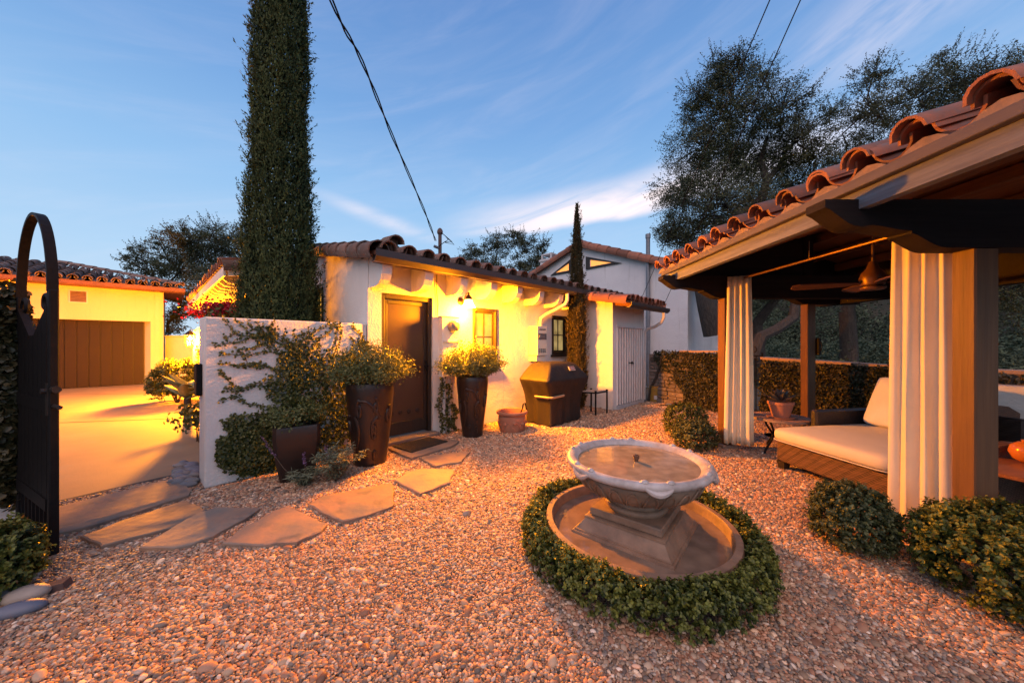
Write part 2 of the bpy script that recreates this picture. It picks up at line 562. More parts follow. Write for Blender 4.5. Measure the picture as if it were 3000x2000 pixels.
def leaf_obj(name, sets, mat_, parent=None):
    V, Fc, LV, b = [], [], [], 0
    for vs, fs, lv in sets:
        V.append(vs); Fc.append(fs + b); LV.append(lv); b += len(vs)
    me = np_mesh(name, np.concatenate(V), np.concatenate(Fc), mat_, False, np.clip(np.concatenate(LV), 0, 1))
    return attach(bpy.data.objects.new(name, me), parent)
_W = rng.normal(0, 1, (12, 3)); _PH = rng.uniform(0, 6.28, 12)
def sn(P, f=1.0):
    """smooth vector noise, about -1..1"""
    P = np.asarray(P) * f
    s = np.zeros(len(P))
    for k in range(12):
        s += np.sin(P @ _W[k] * (1 + k * .25) + _PH[k]) / (1 + k * .12)
    return s / 4.2
def sph(n):
    return unit(rng.normal(0, 1, (n, 3)))
def sprigs(P, D, leaf, ln, per, lv, wd=.68):
    """little shoots: leaves in pairs round a short stalk"""
    n = len(P)
    D = unit(D)
    t = np.linspace(.05, 1, per)
    T = np.tile(t, n); Pi = np.repeat(P, per, 0); Di = np.repeat(D, per, 0)
    rad = rng.normal(0, 1, (n * per, 3)); rad = unit(rad - Di * np.sum(rad * Di, 1, keepdims=True))
    L = np.repeat(rng.uniform(.7, 1.3, n) * ln, per)
    Q = Pi + Di * (T * L)[:, None]
    ax = rad + Di * (.35 + .8 * T[:, None])
    nr = Di * 1.0 - rad * .35
    lvv = np.clip(np.repeat(lv, per) + .28 * (T - .6) + rng.normal(0, .09, n * per), 0, 1)
    return leaves(Q, nr, leaf * (1.08 - .3 * T), leaf * wd * (1.08 - .3 * T), lvv, oval=True, tilt=.28, axis=ax, jitter=.2)
def boxwood(center, rad, n, leaf=.018, flat=.0, squash=1.0):
    """leaf cloud in a clipped mound: shells through the outer third; 3 radii."""
    d = sph(n * 2)
    d = d[d[:, 2] > -.55][:n]
    n = len(d)
    rad = np.asarray(rad)
    lump = 1 + .09 * sn(d * 2.2 + np.asarray(center) * 3, 1.6) + .045 * sn(d * 6, 1.7)
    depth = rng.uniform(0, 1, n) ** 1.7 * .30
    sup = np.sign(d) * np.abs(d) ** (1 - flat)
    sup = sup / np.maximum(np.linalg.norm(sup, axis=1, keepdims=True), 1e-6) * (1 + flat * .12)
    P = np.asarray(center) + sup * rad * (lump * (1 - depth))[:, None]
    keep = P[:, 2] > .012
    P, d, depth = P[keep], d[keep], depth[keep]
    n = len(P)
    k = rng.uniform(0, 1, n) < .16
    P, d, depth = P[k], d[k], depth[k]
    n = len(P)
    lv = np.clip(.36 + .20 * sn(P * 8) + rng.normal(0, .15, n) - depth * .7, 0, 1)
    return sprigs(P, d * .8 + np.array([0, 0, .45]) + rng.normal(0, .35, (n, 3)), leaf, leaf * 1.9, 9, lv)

U = Vector((.70711, .70711, 0)); V_ = Vector((-.70711, .70711, 0)); NO = Vector((.70711, -.70711, 0))
def frame(o, ax):
    ax = Vector(ax).normalized()
    ay = Vector((-ax.y, ax.x, 0))
    return Matrix(((ax.x, ay.x, 0, o[0]), (ax.y, ay.y, 0, o[1]), (0, 0, 1, o[2] if len(o) > 2 else 0), (0, 0, 0, 1)))
# ------------------------------------------------------------------ ground
def sheet(name, pts, z, m, kind='structure', parent=None):
    me = bpy.data.meshes.new(name)
    me.from_pydata([(p[0], p[1], z) for p in pts], [], [tuple(range(len(pts)))])
    me.update()
    me.materials.append(m)
    o = attach(bpy.data.objects.new(name, me), parent)
    if kind:
        o['kind'] = kind
    return o
EARTH = mat('dry_earth', (.10, .075, .05), (.06, .055, .035), scale=1.2, rough=.95, bump=.5, bscale=8)
sheet('ground', [(-500, -500), (500, -500), (500, 800), (-500, 800)], 0.0, EARTH)
GRAVBASE = mat('gravel_bed', (.20, .165, .145), (.09, .075, .07), scale=75, lo=.3, hi=.7, rough=.9, bump=1.0, bscale=85, bdist=.02, speck=((.34, .27, .22), 60, .5, .68))
sheet('gravel_yard', [(-4.4, -2.2), (7.5, -2.2), (7.0, 3.4), (5.5, 5.2), (3.4, 8.4), (2.9, 8.3), (-1.9, 4.52), (-3.25, 4.1), (-7.0, -1.0)], 0.004, GRAVBASE)
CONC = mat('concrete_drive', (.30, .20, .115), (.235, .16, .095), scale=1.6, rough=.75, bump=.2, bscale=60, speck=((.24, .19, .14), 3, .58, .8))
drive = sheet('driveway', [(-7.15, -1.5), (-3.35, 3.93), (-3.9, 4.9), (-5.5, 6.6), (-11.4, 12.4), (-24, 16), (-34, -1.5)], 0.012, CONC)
# expansion joints of the drive and its front kerb strip
JOINT = mat('joint_filler', (.05, .045, .04), (.08, .07, .06), rough=.95)
for a, b in (((-16, 4.4), (-5.6, 6.4)), ((-18, 8.6), (-8.2, 9.6))):
    d = (Vector(b) - Vector(a)).normalized(); n = Vector((-d.y, d.x)) * .018
    sheet('expansion_joint', [Vector(a) - n, Vector(b) - n, Vector(b) + n, Vector(a) + n], 0.016, JOINT, None, drive)
kd = Vector((.573, .819)); kn = Vector((.819, -.573))
k0 = Vector((-7.1, -1.43)); k1 = Vector((-3.37, 3.9))
sheet('edge_joint', [k0, k0 + kn * .05, k1 + kn * .05, k1], 0.0165, JOINT, None, drive)

# ------------------------------------------------------------------ clay tiles
def cap_mesh(name, r0, r1, ln, m, th=.016, seg=7, arc=180):
    vs, fs = [], []
    for (r, y) in ((r0, 0), (r1, ln)):
        for q in (r, r - th):
            for i in range(seg + 1):
                a = R(90 + arc / 2 - arc * i / seg)
                vs.append((q * math.cos(a), y, q * math.sin(a)))
    n = seg + 1
    for i in range(seg):
        fs += [(i, 2 * n + i, 2 * n + i + 1, i + 1), (n + i, n + i + 1, 3 * n + i + 1, 3 * n + i),
               (i, i + 1, n + i + 1, n + i), (2 * n + i, 3 * n + i, 3 * n + i + 1, 2 * n + i + 1)]
    for i in (0, seg):
        fs.append((i, n + i, 3 * n + i, 2 * n + i))
    b = MB(); b.add(vs, fs)
    return b.mesh(name, m, 50)
CAP = cap_mesh('barrel_tile', .105, .088, .44, TILE)
PAN = cap_mesh('pan_tile', .115, .100, .44, TILE)
CAPP = cap_mesh('barrel_tile', .088, .074, .44, TILE, th=.014)
PANP = cap_mesh('pan_tile', .104, .092, .44, TILE, th=.014)
CAPO = cap_mesh('barrel_tile', .110, .090, .44, TILE_OLD)
PANO = cap_mesh('pan_tile', .118, .104, .44, TILE_OLD)
RAKE = cap_mesh('rake_tile', .125, .110, .46, TILE, arc=200)
RAKEO = cap_mesh('rake_tile', .140, .122, .42, TILE_OLD, arc=215)
def tiles(parent, M, xs, y0, z0, slope, rows, cap, pan, expo=.36, hip=None, jit=.012, double=False, cz=.045, pz=.105, dz=.072, name='barrel_tile', pname='pan_tile'):
    ang = math.atan(slope)
    for x in xs:
        for k in range(rows):
            if hip and not hip(x, k):
                continue
            y = y0 + k * expo * math.cos(ang); z = z0 + k * expo * math.sin(ang)
            J = Matrix.Translation((x + random.uniform(-jit, jit), y + random.uniform(-jit, jit) * 1.5, z + cz + random.uniform(0, .008)))
            place(name, cap, parent, M @ J @ Matrix.Rotation(ang - .028 + random.uniform(-.012, .012), 4, 'X') @ Matrix.Rotation(random.uniform(-.05, .05), 4, 'Z'))
            if double and k == 0:
                J2 = Matrix.Translation((x + random.uniform(-.01, .01), y - .03 + random.uniform(-.015, .015), z + dz))
                place(name, cap, parent, M @ J2 @ Matrix.Rotation(ang - .02, 4, 'X') @ Matrix.Rotation(random.uniform(-.06, .06), 4, 'Z'))
    if pan:
        dx = xs[1] - xs[0]
        for x in xs:
            for k in range(rows):
                if hip and not hip(x, k):
                    continue
                y = y0 + .02 + k * expo * math.cos(ang); z = z0 + k * expo * math.sin(ang)
                J = Matrix.Translation((x + dx / 2 + random.uniform(-.006, .006), y + random.uniform(-.012, .012), z + pz))
                place(pname, pan, parent, M @ J @ Matrix.Rotation(ang - .02, 4, 'X') @ Matrix.Rotation(math.pi, 4, 'Y'))
def strips(x0, x1, z0, z1, ops):
    """rectangles of a wall round its openings (ox0, ox1, oz0, oz1)"""
    out, x = [], x0
    for (a, b, c, d) in sorted(ops):
        out.append((x, a, z0, z1))
        if c > z0:
            out.append((a, b, z0, c))
        if d < z1:
            out.append((a, b, d, z1))
        x = b
    out.append((x, x1, z0, z1))
    return out

# ------------------------------------------------------------------ cottage with the door
C0 = Vector((-1.9, 4.5, 0))
MH = frame(C0, U)
cott = thing('cottage', C0, 'low white stucco cottage with brown door and clay tile roof', 'house')
DOOR = (.185, .985, .0, 2.09)
W1 = (1.75, 2.30, 1.02, 2.0)
W2 = (3.88, 4.41, 1.16, 1.99)
def zroof(y): return 2.47 + .19 * (y + .45)
b = MB(MH)
for (a, c, z0, z1) in strips(0, 6.2, 0, 2.54, [DOOR, W1, W2]):
    b.box((a, 0, z0), (c, .22, z1))
wallF = b.build('wall', STUCCO, cott)
b = MB(MH)
for (a, c, top0, top1, z0) in ((.22, 1.86, 0, 0, 0), (2.56, 3.0, 0, 0, 0), (1.86, 2.56, 0, 0, None)):
    if z0 is None:
        b.prism([(a, 0), (c, 0), (c, 1.15), (a, 1.15)], .003, .22, 'x')
        b.prism([(a, 2.36), (c, 2.36), (c, zroof(c) - .01), (a, zroof(a) - .01)], .003, .22, 'x')
    else:
        b.prism([(a, 0), (c, 0), (c, zroof(c) - .01), (a, zroof(a) - .01)], .003, .22, 'x')
b.build('gable_wall', STUCCO, cott)
# roof deck and tiles
b = MB(MH)
b.prism([(-.45, zroof(-.45)), (3.0, zroof(3.0)), (3.0, zroof(3.0) + .05), (-.45, zroof(-.45) + .05)], -.10, 6.25, 'x')
roof = b.build('roof', REDWOOD, cott)
xs = [.06 + .27 * i for i in range(23)]
tiles(roof, MH, xs, -.50, zroof(-.50) + .035, .19, 6, CAPO, None)
for x in xs:          # one long pan run for each valley
    b = MB(MH)
    P = []
    for i in range(6):
        a = R(180 + 180 * i / 5)
        P.append((x + .135 + .11 * math.cos(a), .11 * math.sin(a)))
    vs = [(p[0], -.5, zroof(-.5) + .15 + p[1]) for p in P] + [(p[0], 3.0, zroof(3.0) + .15 + p[1]) for p in P]
    b.add(vs, [(i, i + 1, 7 + i, 6 + i) for i in range(5)])
    b.build('pan_run', TILE_OLD, roof)
for k in range(9):    # rake tiles lying over the gable edge
    y = -.46 + k * .38
    place('rake_tile', RAKEO, roof, MH @ Matrix.Translation((-.05, y, zroof(y) + .045)) @ Matrix.Rotation(math.atan(.19) - .03, 4, 'X') @ Matrix.Rotation(-.42 + random.uniform(-.06, .06), 4, 'Y'))
for k in range(17):
    place('ridge_tile', CAPO, roof, MH @ Matrix.Translation((.02 + k * .37, 3.02, zroof(3) + .10)) @ Matrix.Rotation(R(-90), 4, 'Z') @ Matrix.Rotation(.03, 4, 'X'))
b = MB(MH); b.box((.18, -.16, zroof(-.1) + .1), (.34, .05, zroof(-.1) + .27)); b.build('mortar_plug', MORTAR, roof)
place('loose_tile', CAPO, roof, MH @ Matrix.Translation((.25, -.30, zroof(-.2) + .19)) @ Matrix.Rotation(.22, 4, 'X') @ Matrix.Rotation(-.15, 4, 'Z'))
# rafter tails with rounded ends
prof = [(0.02, 2.54), (-.40, 2.47), (-.40, 2.36), (-.385, 2.27), (-.345, 2.20), (-.28, 2.15), (-.20, 2.13), (0.02, 2.13)]
for i in range(9):
    x = .08 + .602 * i
    b = MB(MH); b.prism(prof, x - .065, x + .065, 'x')
    b.build('rafter_tail', STUCCO, cott)
# gutter with spout
b = MB(MH)
b.prism([(-.41, 2.385), (-.49, 2.385), (-.54, 2.44), (-.54, 2.525), (-.525, 2.525), (-.525, 2.45), (-.485, 2.40), (-.41, 2.40)], -.12, 4.95, 'x')
b.prism([(-.405, 2.38), (-.385, 2.38), (-.385, 2.49), (-.405, 2.49)], -.10, 4.95, 'x')
gut = b.build('gutter', GUTTER, cott)
b = MB(MH); b.tube([(3.78, -.47, 2.40), (3.78, -.47, 2.26), (3.76, -.43, 2.18), (3.66, -.28, 2.08), (3.52, -.13, 1.98), (3.45, -.06, 1.90), (3.44, -.05, 1.80), (3.44, -.05, .05)], .038, 8)
b.build('downspout', CREAMPAINT, gut, True)
# door: dark frame, brown screen, studs
b = MB(MH)
b.box((.19, .03, .07), (.245, .16, 2.085), .006); b.box((.925, .03, .07), (.98, .16, 2.085), .006); b.box((.245, .03, 2.02), (.925, .16, 2.085), .006)
dfr = b.build('door_frame', DARKWOOD, cott)
SCREEN = mat('bronze_screen', (.050, .025, .013), (.038, .019, .010), scale=3, rough=.42, bump=.05, bscale=200, spec=.6)
b = MB(MH)
b.box((.25, .075, .09), (.30, .125, 2.01), .005); b.box((.87, .075, .09), (.92, .125, 2.01), .005)
b.box((.30, .075, 1.955), (.87, .125, 2.01), .005); b.box((.30, .075, .09), (.87, .125, .27), .005)
door = b.build('door', DARKWOOD, cott)
b = MB(MH); b.box((.295, .092, .265), (.875, .108, 1.96)); b.build('screen', SCREEN, door)
for i in range(4):
    b = MB(MH @ Matrix.Translation((.37 + .135 * i, .092, .40)) @ Matrix.Rotation(R(90), 4, 'X'))
    b.lathe([(.034, 0), (.034, .006), (.022, .012), (.016, .008), (.0, .014)], 16)
    b.build('rosette', DARKWOOD, door, True)
b = MB(MH); b.box((.882, .03, .98), (.908, .076, 1.14), .004); b.tube([(.895, .03, 1.06), (.895, -.02, 1.06), (.82, -.02, 1.06)], .009, 6); b.build('handle', BLACKIRON, door)
b = MB(MH); b.box((.15, -.13, .02), (1.02, .18, .068), .008); b.build('door_sill', mat('worn_sill', (.22, .17, .14), (.15, .12, .10), scale=5, rough=.7, bump=.3, bscale=20), cott)

def casement(M, x0, x1, z0, z1, litm, parent, cols=2, rows=2, sill=True, open_leaf=False):
    b = MB(M)
    f = .05
    b.box((x0, -.02, z0), (x0 + f, .10, z1), .004); b.box((x1 - f, -.02, z0), (x1, .10, z1), .004)
    b.box((x0 + f, -.02, z1 - f), (x1 - f, .10, z1), .004); b.box((x0 + f, -.02, z0), (x1 - f, .10, z0 + f), .004)
    w = b.build('window', DARKWOOD, parent)
    b = MB(M)
    xa, xb, za, zb = x0 + f, x1 - f, z0 + f, z1 - f
    s = .035
    b.box((xa, .03, za), (xa + s, .07, zb)); b.box((xb - s, .03, za), (xb, .07, zb)); b.box((xa + s, .03, zb - s), (xb - s, .07, zb)); b.box((xa + s, .03, za), (xb - s, .07, za + s))
    for i in range(1, cols):
        xm = xa + (xb - xa) * i / cols
        b.box((xm - .011, .035, za + s), (xm + .011, .065, zb - s))
    for i in range(1, rows):
        zm = za + (zb - za) * i / rows
        b.box((xa + s, .037, zm - .011), (xb - s, .063, zm + .011))
    b.build('sash', DARKWOOD, w)
    dx, dz = (xb - xa) / cols, (zb - za) / rows
    for i in range(cols):
        for j in range(rows):
            b = MB(M); b.box((xa + i * dx + .012, .046, za + j * dz + .012), (xa + (i + 1) * dx - .012, .052, za + (j + 1) * dz - .012))
            b.build('pane', litm, w)
    if sill:
        b = MB(M); b.box((x0 - .04, -.06, z0 - .05), (x1 + .04, .10, z0 - .002), .005); b.build('sill', DARKWOOD, w)
    return w
def pane_mat(name, c, s, c2):
    m, nt, N, L, bs = nodes(name)
    co = N('ShaderNodeTexCoord')
    nz = N('ShaderNodeTexNoise'); nz.inputs['Scale'].default_value = 4.0; nz.inputs['Detail'].default_value = 3
    L(co.outputs['Object'], nz.inputs[0])
    col = setmix(N, L, c, c2, ramp01(N, L, nz.outputs[0], .38, .66))
    L(col, bs.inputs['Emission Color'])
    bs.inputs['Emission Strength'].default_value = s
    bs.inputs['Base Color'].default_value = (.03, .03, .03, 1)
    bs.inputs['Roughness'].default_value = .05
    return m
PANE1 = pane_mat('lit_pane', (1.0, .52, .05), .85, (.60, .26, .02))
PANE2 = pane_mat('dim_pane', (.55, .38, .14), .55, (.25, .16, .05))
casement(MH, *W1, PANE1, cott)
casement(MH, *W2, PANE2, cott)
MGW = MH @ Matrix.Rotation(R(-90), 4, 'Z')       # window in the gable wall looks along -x of the cottage
casement(MGW, -2.56, -1.86, 1.2, 2.36, PANE1, cott)

# wing behind the garden wall, with the deep lit eave
K0 = Vector((-4.7, 5.6, 0))
MW = frame(K0, (.728, -.686, 0))
wing = thing('cottage_wing', K0 + Vector((.3, .6, 0)), 'rear wing with deep cream eave glowing over driveway', 'house')
WE = -7.5
b = MB(MW)
b.box((WE + .2, .85, 0), (-.2, 1.05, 2.78)); b.box((-.42, 1.05, 0), (-.2, 1.32, 2.84))
b.build('wall', STUCCO, wing)
def zw(y): return 2.62 + .22 * y
b = MB(MW); b.prism([(0, zw(0)), (3.2, zw(3.2)), (3.2, zw(3.2) + .05), (0, zw(0) + .05)], WE, 0, 'x')
wroof = b.build('roof', CREAMPAINT, wing)
b = MB(MW); b.box((WE, -.03, 2.50), (0.02, .0, 2.66)); b.build('fascia', CREAMPAINT, wing)
b = MB(MW); b.prism([(.03, 2.50), (3.2, zw(3.2) - .11), (3.2, zw(3.2) - .005), (.03, 2.62)], -.002, .03, 'x'); b.build('rake_board', CREAMPAINT, wing)
for i in range(17):
    x = WE + .2 + i * .45
    if x > -.1: break
    b = MB(MW); b.prism([(.02, 2.61), (.02, 2.53), (.10, 2.46), (.25, 2.45), (.84, 2.57), (.84, zw(.84) - .005)], x - .045, x + .045, 'x'); b.build('rafter', CREAMPAINT, wing)
tiles(wroof, MW, [-.13 - .27 * i for i in range(27)], -.06, zw(-.05) + .05, .22, 5, CAP, None)
for x in [-.27 * i for i in range(27)]:
    b = MB(MW)
    vs = []
    for (y, r) in ((-.06, .11), (2.0, .11)):
        for i in range(6):
            a = R(180 + 180 * i / 5); vs.append((x + r * math.cos(a), y, zw(y) + .16 + r * math.sin(a)))
    b.add(vs, [(i, i + 1, 7 + i, 6 + i) for i in range(5)]); b.build('pan_run', TILE, wroof)
for k in range(8):
    y = -.05 + k * .38
    place('rake_tile', RAKEO, wroof, MW @ Matrix.Translation((.0, y, zw(y) + .05)) @ Matrix.Rotation(math.atan(.22) - .03, 4, 'X') @ Matrix.Rotation(.42, 4, 'Y'))

# ------------------------------------------------------------------ tool shed at the end of the front
PS = Vector((2.086, 7.07, 0))
MS = frame(PS, U)
shed = thing('storage_shed', PS, 'small white lean-to shed with ribbed board door', 'shed')
SW = 1.50
def zs(y): return 2.20 + .17 * (y + .40)
b = MB(MS)
b.prism([(0, 0), (.985, 0), (.985, zs(.985) - .01), (0, zs(0) - .01)], -.0, .12, 'x')
b.box((.12, 0, 0), (.17, .12, zs(0) - .02)); b.box((SW - .07, 0, 0), (SW, .12, zs(0) - .02)); b.box((.17, .01, 1.76), (SW - .07, .12, zs(0) - .02))
b.prism([(0.12, 0), (.985, 0), (.985, zs(.985) - .01), (0.12, zs(.12) - .01)], SW - .10, SW - .004, 'x')
b.build('wall', STUCCO, shed)
b = MB(MS); b.box((.16, -.035, 1.735), (SW - .04, .009, 1.775)); b.box((.14, -.02, 0), (SW - .05, .05, .075)); b.build('door_header', WHITEPAINT, shed)
b = MB(MS); b.box((.17, .03, .08), (SW - .07, .06, 1.735)); sdoor = b.build('door', WHITEPAINT, shed)
nb = 11
bw = (SW - .07 - .17) / nb
for i in range(nb):
    b = MB(MS); x = .17 + bw * i
    b.box((x + .012, -.004 - .003 * (i % 2), .085), (x + bw - .012, .029, 1.73), .010); b.build('board', SHEDBOARD, sdoor)
    b = MB(MS); b.box((x - .013, -.030, .085), (x + .013, .012, 1.73), .008); b.build('batten', BATTEN, sdoor)
b = MB(MS); b.tube([(.74, -.02, .96), (.74, -.045, .97), (.83, -.05, .965)], .012, 6); b.tube([(.77, -.05, .93), (.78, -.05, 1.0)], .009, 6); b.tube([(.83, -.05, .965), (.85, -.05, .93)], .008, 6); b.box((.70, -.015, .945), (.82, -.009, .985)); b.build('latch', BLACKIRON, sdoor)
b = MB(MS); b.prism([(-.40, zs(-.40)), (2.6, zs(2.6)), (2.6, zs(2.6) + .04), (-.40, zs(-.40) + .04)], -.18, SW + .28, 'x'); sroof = b.build('roof', REDWOOD, shed)
tiles(sroof, MS, [-.02 + .2 * i for i in range(9)], -.44, zs(-.44) + .03, .17, 7, CAP, PAN, expo=.36)
for k in range(7):
    y = -.42 + k * .38
    place('rake_tile', RAKE, sroof, MS @ Matrix.Translation((-.14, y, zs(y) + .03)) @ Matrix.Rotation(math.atan(.17) - .03, 4, 'X') @ Matrix.Rotation(-.35, 4, 'Y'))
for i in range(5):
    x = .10 + i * .36
    b = MB(MS); b.prism([(-.36, zs(-.36) - .003), (-.36, zs(-.36) - .07), (-.01, zs(0) - .08), (-.01, zs(0) - .003)], x - .03, x + .03, 'x'); b.build('rafter_tail', REDWOOD, shed)
b = MB(MS); b.prism([(-.38, 2.10), (-.44, 2.10), (-.49, 2.15), (-.49, 2.205), (-.475, 2.205), (-.475, 2.155), (-.435, 2.115), (-.38, 2.115)], -.16, SW + .30, 'x'); sg = b.build('gutter', GUTTER, shed)
b = MB(MS); b.tube([(SW + .08, -.43, 2.10), (SW + .08, -.43, 2.0), (SW + .07, -.38, 1.88), (SW + .06, -.22, 1.78), (SW + .05, -.06, 1.74), (SW + .045, .0, 1.66), (SW + .045, .02, .05)], .035, 8); b.build('downspout', WHITEPAINT, sg, True)

# ------------------------------------------------------------------ tall white house behind
NB = Vector((5.15, 10.0, 0))
MB2 = frame(NB, U)        # x along the side wall, y along the gable wall
big = thing('gabled_house', NB, 'tall white stucco house with triangular lit gable windows', 'house')
ge = [(0, 0), (7.4, 0), (7.4, 3.70), (3.71, 5.0), (0, 3.55)]
b = MB(MB2); b.prism(ge, 0, 5.5, 'x'); b.build('wall', STUCCO2, big)
bb = MB(MB2); bb.add([(2.3, -.004, 0), (2.3, -.004, 3.0), (2.55, -.02, 2.2), (2.8, -.12, 1.5), (3.2, -.35, .8), (3.8, -.75, 0), (3.8, .02, 0), (2.4, .02, 3.0)],
                     [(0, 1, 2, 3, 4, 5), (1, 7, 6, 5, 4, 3, 2), (0, 5, 6), (0, 6, 7, 1)])
bb.build('buttress', STUCCO2, big)
def bz(y): return 3.55 + (1.45 / 3.71) * y if y < 3.71 else 5.0 - (1.3 / 3.69) * (y - 3.71)
b = MB(MB2)
for (ya, yb) in ((-.5, 3.71), (3.71, 7.9)):
    b.prism([(ya, bz(ya) + .002), (yb, bz(yb) + .002), (yb, bz(yb) + .07), (ya, bz(ya) + .07)], -.12, 5.7, 'x')
broof = b.build('roof', TILE, big)
RK2 = cap_mesh('rake_tile', .17, .15, .46, TILE, arc=200)
ya = -.45
while ya < 3.5:
    place('rake_tile', RK2, broof, MB2 @ Matrix.Translation((-.08, ya, bz(ya) + .03)) @ Matrix.Rotation(math.atan(1.45 / 3.71) - .02, 4, 'X') @ Matrix.Rotation(-.4, 4, 'Y'))
    ya += .37
ya = 7.9
while ya > 3.9:
    place('rake_tile', RK2, broof, MB2 @ Matrix.Translation((-.08, ya, bz(ya) + .03)) @ Matrix.Rotation(R(180), 4, 'Z') @ Matrix.Rotation(math.atan(1.3 / 3.69) - .02, 4, 'X') @ Matrix.Rotation(.4, 4, 'Y'))
    ya -= .37
for k in range(14):
    place('ridge_tile', RK2, broof, MB2 @ Matrix.Translation((-.18 + .4 * k, 3.71, 5.07)) @ Matrix.Rotation(R(-90), 4, 'Z'))
b = MB(MB2); b.box((-.16, 3.58, 4.98), (-.02, 3.84, 5.17)); b.build('mortar_plug', MORTAR, broof)
# triangular clerestory windows, drawn on the gable grid
def gy(px):
    p = (px - 1500) / F
    return (NB.x - p * NB.y) / (.70711 * (1 + p))
def gz(px, py):
    return CAMZ + (1005 - py) / F * (NB.y + .70711 * gy(px))
for tri in ([(1718, 752), (1718, 790), (1822, 771)], [(1676, 758), (1676, 797), (1614, 808)]):
    pts = [(gy(a), gz(a, c)) for a, c in tri]
    cx = sum(p[0] for p in pts) / 3; cz = sum(p[1] for p in pts) / 3
    inner = [(cx + (p[0] - cx) * .66, cz + (p[1] - cz) * .56) for p in pts]
    b = MB(MB2)
    vs = [(-.05, *p) for p in pts] + [(-.05, *p) for p in inner] + [(.0, *p) for p in pts] + [(.0, *p) for p in inner]
    fs = []
    for i in range(3):
        j = (i + 1) % 3
        fs += [(i, j, 3 + j, 3 + i), (i, 6 + i, 6 + j, j), (3 + i, 3 + j, 9 + j, 9 + i)]
    b.add(vs, fs); w = b.build('window', DARKWOOD, big)
    b = MB(MB2); b.add([(-.012, *p) for p in inner], [(0, 1, 2)]); b.build('pane', TRILIT, w)
    b = MB(MB2); mid = [((inner[i][0] + cx * .12) / 1.12, (inner[i][1] + cz * .12) / 1.12) for i in range(3)]
    vs = [(-.022, *p) for p in inner] + [(-.022, *p) for p in mid]
    b.add(vs, [(i, (i + 1) % 3, 3 + (i + 1) % 3, 3 + i) for i in range(3)]); b.build('inner_frame', WHITEPAINT, w)
# vent pipe and chimney
b = MB(MB2); yv = gy(1902)
b.tube([(-.09, yv, 0.05), (-.09, yv, gz(1902, 700))], .062, 10); b.tube([(-.09, yv, gz(1902, 700)), (-.09, yv, gz(1902, 688))], .078, 10); b.tube([(-.09, yv, gz(1902, 925)), (-.09, yv, gz(1902, 933))], .068, 10)
vp = b.build('vent_pipe', GREYMETAL, big, True)
cc = at(1612, 780, 14.6)
b = MB(frame((cc.x, cc.y, 0), U)); b.box((-.3, -.3, 4.0), (.3, .3, 4.85)); ch = b.build('chimney', STUCCO2, big)
b = MB(frame((cc.x, cc.y, 0), U)); b.box((-.34, -.34, 4.86), (.34, .34, 4.95)); b.box((-.27, -.27, 5.13), (.27, .27, 5.18))
for sx in (-1, 1):
    for sy in (-1, 1):
        b.box((sx * .24 - .03, sy * .24 - .03, 4.95), (sx * .24 + .03, sy * .24 + .03, 5.13))
b.build('chimney_cap', WHITEPAINT, ch)

# ------------------------------------------------------------------ garage over the drive
GC = Vector((-11.95, 11.7, 0))
MG = frame(GC, U)
gar = thing('garage', GC, 'yellow-lit stucco garage with wide brown plank door', 'garage')
GD = (-5.4, -.30, 0, 2.12)
b = MB(MG)
for (a, c, z0, z1) in strips(-8.5, 0, 0, 3.28, [GD]):
    b.box((a, 0, z0), (c, .06, z1))
b.prism([(GD[1] + .001, .002), (GD[1] + .001, .30), (GD[1] - .16, .30)], 0, 2.12, 'z')     # splayed reveal
b.box((-8.5, .30, 0), (0, .36, 3.28)); b.box((-.2, .06, 0), (-.002, 5.5, 3.27)); b.box((GD[0], .06, 2.121), (GD[1], .30, 2.2))
b.build('wall', STUCCO_LIT, gar)
GDM = wood('garage_door_wood', (.024, .0095, .004), (.017, .007, .003), .6)
b = MB(MG); b.box((GD[0], .27, .02), (GD[1] - .15, .29, 2.12)); gd = b.build('door', DARKWOOD, gar)
x = GD[0]
while x < GD[1] - .2:
    x1 = min(x + .235, GD[1] - .15)
    b = MB(MG); b.box((x + .012, .235, .03), (x1 - .012, .269, 2.11)); b.build('plank', GDM, gd)
    x += .235
b = MB(MG); b.box((-2.0, -.02, 2.63), (-1.63, .0, 2.66)); b.box((-2.0, -.02, 2.98), (-1.63, 0, 3.01)); b.box((-2.0, -.02, 2.66), (-1.97, 0, 2.98)); b.box((-1.66, -.02, 2.66), (-1.63, 0, 2.98))
vent = b.build('vent', CREAMPAINT, gar)
LOUV = mat('louver_paint', (.30, .17, .10), (.24, .14, .08), rough=.6)
b = MB(MG); b.box((-1.97, -.0015, 2.66), (-1.66, -.0005, 2.98)); b.build('vent_back', BLACKIRON, vent)
for i in range(7):
    b = MB(MG); z = 2.675 + i * .043
    b.add([(-1.97, -.018, z), (-1.66, -.018, z), (-1.66, -.002, z + .034), (-1.97, -.002, z + .034), (-1.97, -.010, z - .002), (-1.66, -.010, z - .002)], [(0, 1, 2, 3), (0, 4, 5, 1)])
    b.build('louver', LOUV, vent)
def zg(y): return 3.28 + .26 * (y + .5)
b = MB(MG); b.add([(-9, -.5, zg(-.5) - .03), (.5, -.5, zg(-.5) - .03), (-2.7, 2.7, zg(2.7) - .03), (-9, 2.7, zg(2.7) - .03), (.5, 5.5, zg(-.5) - .03)], [(0, 1, 2, 3), (1, 4, 2)]); groof = b.build('roof', REDWOOD, gar)
b = MB(MG); b.box((-9, -.53, zg(-.5) - .13), (.5, -.50, zg(-.5) - .02)); b.box((.5, -.53, zg(-.5) - .13), (.53, 5.5, zg(-.5) - .02)); b.build('fascia', REDWOOD, gar)
b = MB(MG); b.box((-9, -.50, zg(-.5) - .15), (.5, .0, zg(-.5) - .125)); b.build('soffit', REDWOOD, gar)
